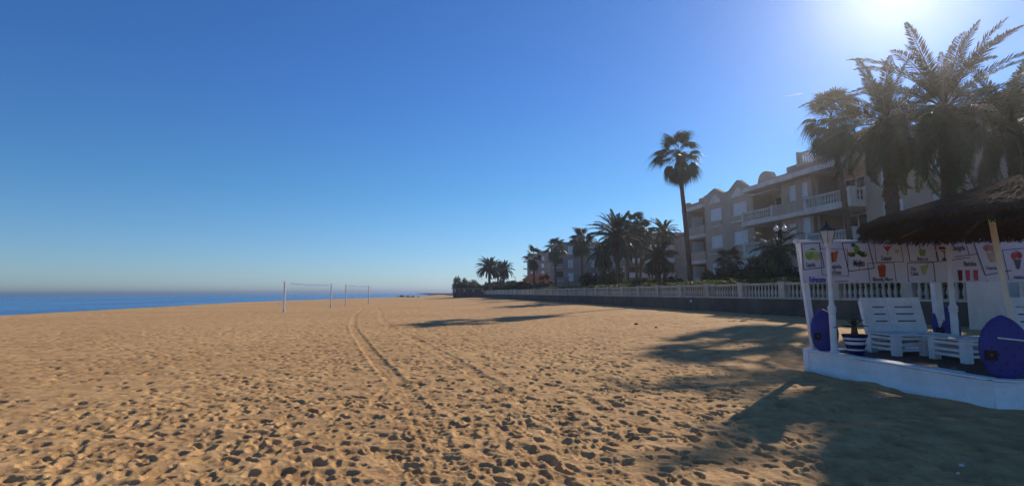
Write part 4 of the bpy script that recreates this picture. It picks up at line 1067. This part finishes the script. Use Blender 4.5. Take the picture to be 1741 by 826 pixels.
# pot with plant
T = thing('flower_pot', 'white flower pot with navy stripes on the bar platform', 'flower pot', (6.50, 10.18, ZD))
prof = [(.135, 0), (.15, .10), (.165, .17), (.175, .22), (.185, .27), (.195, .315), (.20, .33), (.215, .345), (.215, .385), (.19, .385), (.185, .33)]
def ring(a, b, mt, nm):
    pr = [(r, z) for r, z in prof if a - 1e-6 <= z <= b + 1e-6]
    return pr
zz = [0, .09, .12, .20, .235, .255, .29, .33, .385]; rr = [.135, .148, .152, .168, .175, .18, .188, .205, .218]
cols = ['navy', 'potwhite', 'navy', 'potwhite', 'potwhite', 'navy', 'potwhite', 'navy']
nm = ['navy_band', 'white_band'] 
for k in range(8):
    MB().lathe([(rr[k], zz[k]), (rr[k + 1], zz[k + 1])], 24, cap=(k == 0)).build('navy_band' if cols[k] == 'navy' else 'white_band', M[cols[k]], T, smooth=False)
MB().lathe([(.21, .384), (.175, .384), (.17, .33), (.02, .33)], 24, cap=True).build('soil', M['trunk'], T)
P = thing('agave_plant', 'dark spiky plant growing in the striped pot', 'plant', (6.50, 10.18, ZD + .33))
MB().lathe([(.07, 0), (.05, .16), (.03, .24)], 8).build('stem', M['trunk'], P)
g = random.Random(5)
for k, (az, el, L) in enumerate([(math.pi, 4, .40), (math.pi * .97, 12, .24), (.25, 6, .34), (.05, 12, .22), (1.2, 35, .25), (2.1, 48, .2), (4.2, 30, .2), (5.3, 45, .22), (3.6, 60, .17), (.6, 65, .18)]):
    pts, tg = spine(L, 12, 5, 1); m = MB(); vs = []; fs = []
    for i, p_ in enumerate(pts):
        w_ = .032 * math.sin(math.pi * min(1, (i / 5 * .8 + .2))) + .002; vs += [(p_.x, w_, p_.z + .006), (p_.x, 0, p_.z - .008), (p_.x, -w_, p_.z + .006)]
    for i in range(5): fs += [(3 * i, 3 * i + 3, 3 * i + 4, 3 * i + 1), (3 * i + 1, 3 * i + 4, 3 * i + 5, 3 * i + 2), (3 * i, 3 * i + 2, 3 * i + 5, 3 * i + 3)]
    o = m.add(vs, fs).build('leaf', M['bush'], P); o.location = (0, 0, .20); o.rotation_euler = (0, -R_(el), az)

# pier and slatted gate by the sea wall
T = wf('stone_pier', 'broad pale stone pier behind the bar beside the slatted gate', 'pier', 20.5)
MB().box(S(17.6) - .0, S(18.7), .30, 1.2, -.3, 2.35).build('shaft', M['cream'], T)
MB().box(S(17.55) - .05, S(18.75), .25, 1.25, 2.353, 2.45).build('cap', M['cream'], T)
T = thing('slatted_fence', 'pale slatted fence panel right of the broad stone pier', 'fence', (14.9, 15.6, 0), 0)
for k in range(22): MB().box(k * .19, k * .19 + .125, -.02, .02, 1.05, 1.95).build('slat', M['stone'], T)
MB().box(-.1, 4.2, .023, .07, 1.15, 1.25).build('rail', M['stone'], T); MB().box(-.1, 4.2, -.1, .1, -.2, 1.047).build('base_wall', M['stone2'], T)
MB().box(-.1, 4.2, .023, .07, 1.80, 1.90).build('rail', M['stone'], T)

# ---------------------------------------------------------------- thatched umbrella
def umbrella():
    cx, cy, R0, zr, za = 8.15, 8.35, 2.12, 2.74, 3.42
    T = thing('thatched_umbrella', 'large brown thatched umbrella over the bar furniture at the right', 'umbrella', (cx, cy, 0))
    m = MB(); n = 48
    # solid straw cone, with thickness
    def rz(t): return za - (za - zr) * (t ** .92)
    vs = []; fs = []; K = 10
    for i in range(K + 1):
        t = i / K
        for k in range(n):
            a = 2 * math.pi * k / n; r = max(.03, R0 * t * (1 + .015 * math.sin(5 * a + 1) + .01 * math.sin(11 * a))); vs.append((r * math.cos(a), r * math.sin(a), rz(t)))
    for i in range(K + 1):
        t = i / K
        for k in range(n):
            a = 2 * math.pi * k / n; r = max(.02, R0 * .99 * t); vs.append((r * math.cos(a), r * math.sin(a), rz(t) - .11))
    o2 = (K + 1) * n
    for i in range(K):
        for k in range(n):
            k2 = (k + 1) % n; fs.append((i * n + k, (i + 1) * n + k, (i + 1) * n + k2, i * n + k2)); fs.append((o2 + i * n + k, o2 + i * n + k2, o2 + (i + 1) * n + k2, o2 + (i + 1) * n + k))
    for k in range(n): k2 = (k + 1) % n; fs.append((K * n + k, o2 + K * n + k, o2 + K * n + k2, K * n + k2))
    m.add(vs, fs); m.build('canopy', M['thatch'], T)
    g = np.random.default_rng(4); N = 26000
    a = g.uniform(0, 2 * math.pi, N); t0 = np.sqrt(g.uniform(.0, 1, N)); ln = g.uniform(.14, .42, N) / R0
    edge = g.random(N) < .34; t0 = np.where(edge, g.uniform(.9, 1.0, N), t0); t1 = np.minimum(t0 + ln, 1.035 + g.random(N) * .03)
    a1 = a + g.normal(0, .035, N); under = (g.random(N) < .3)
    zl = g.uniform(.0, .05, N)
    def pt(t, aa, dz):
        r = R0 * t; z = za - (za - zr) * np.minimum(t, 1) ** .92 - np.maximum(t - 1, 0) * 1.6
        return np.stack([r * np.cos(aa), r * np.sin(aa), np.where(under, z - .115 - dz * .6, z + .005 + dz)], 1)
    A0 = pt(t0, a, zl * .3); A1 = pt(t1, a1, zl); w = (g.uniform(.006, .016, N))[:, None]
    tdir = np.stack([-np.sin(a), np.cos(a), g.normal(0, .3, N)], 1) * w
    A1[:, 2] -= np.where(edge, g.uniform(0, .05, N), 0)
    V = np.stack([A0 - tdir, A0 + tdir, A1 + tdir * .4, A1 - tdir * .4], 1).reshape(-1, 3)
    V = V.reshape(N, 4, 3)
    for sel, mt in ((~under, 'straw'), (under, 'thatch')):  # underside strands get the darker copy, shade held in the colour
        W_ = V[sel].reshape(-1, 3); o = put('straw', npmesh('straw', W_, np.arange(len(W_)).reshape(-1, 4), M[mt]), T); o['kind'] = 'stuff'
    MB().tube([(-.30, -.05, .36), (-.42, 0, 1.6), (-.50, .05, 2.95)], [.048, .045, .042], 10).build('pole', M['wood'], T)
    for k in range(10):
        aa = 2 * math.pi * k / 10; MB().tube([(-.1 + .1 * math.cos(aa), .1 * math.sin(aa), za - .22), (R0 * .93 * math.cos(aa), R0 * .93 * math.sin(aa), zr - .13)], .022, 5).build('rafter', M['trunk'], T)
umbrella()

# shells and litter on the sand
for i, (x, y, s, lab) in enumerate([(3.2, 3.9 + 0, .0, ''), ]): pass
def sand_z(x, y): return float(macro(np.array(x), np.array(y)))
for lab, x, y, s in (('white shell in the umbrella shadow near the bottom right', 4.05, 4.95, .022), ('smaller white shell beside the other in the umbrella shadow', 3.85, 4.75, .016),
                     ('white shell in the palm shade before the platform wall', 5.35, 7.9, .02), ('pale pebble on sunny sand left of centre tracks', -2.2, 6.6, .018),
                     ('pale pebble on bright sand right of the tyre tracks', 1.2, 9.6, .02)):
    g = random.Random(int(abs(x) * 100)); m = MB().lathe([(.6, -.3), (1, .1), (.7, .5), (.2, .7)], 7); m.v = [(a * g.uniform(.8, 1.3), b * g.uniform(.8, 1.2), c) for a, b, c in m.v]
    o = m.build('shell', M['shell'], None, (x, y, sand_z(x, y) + .015)); o.scale = (s, s, s); tag(o, lab, 'shell')
for lab, px_, s in (('dark clod of seaweed on bright sand before the wall shadow', (5.6, 24.2), .07), ('smaller dark clod of seaweed near the wall shadow', (5.9, 22.0), .05)):
    g = random.Random(int(s * 1000)); m = MB().lathe([(.8, -.3), (1.2, .1), (.8, .6), (.2, .9)], 9); m.v = [(a * g.uniform(.6, 1.5), b * g.uniform(.6, 1.3), c * g.uniform(.7, 1.2)) for a, b, c in m.v]
    o = m.build('seaweed_clod', M['rock'], None, (*px_, sand_z(*px_) + .02)); o.scale = (s, s, s); tag(o, lab, 'seaweed')

# ---------------------------------------------------------------- thin sea haze, also added to lay a bright veil over the sunward palms
hz = bpy.data.materials.new('sea_haze'); hz.use_nodes = True; nt = hz.node_tree; nt.nodes.clear()
pv = nt.nodes.new('ShaderNodeVolumePrincipled'); pv.inputs['Color'].default_value = (.96, .92, .98, 1); pv.inputs['Density'].default_value = .00042; pv.inputs['Anisotropy'].default_value = .83
ou = nt.nodes.new('ShaderNodeOutputMaterial'); nt.links.new(pv.outputs[0], ou.inputs['Volume'])
o = MB().box(-9800, 9800, -9700, 9900, -5.2, 22.5).build('haze', hz); tag(o, 'thin sea haze in the air, added to veil the sunward palms', 'haze', kind='stuff')
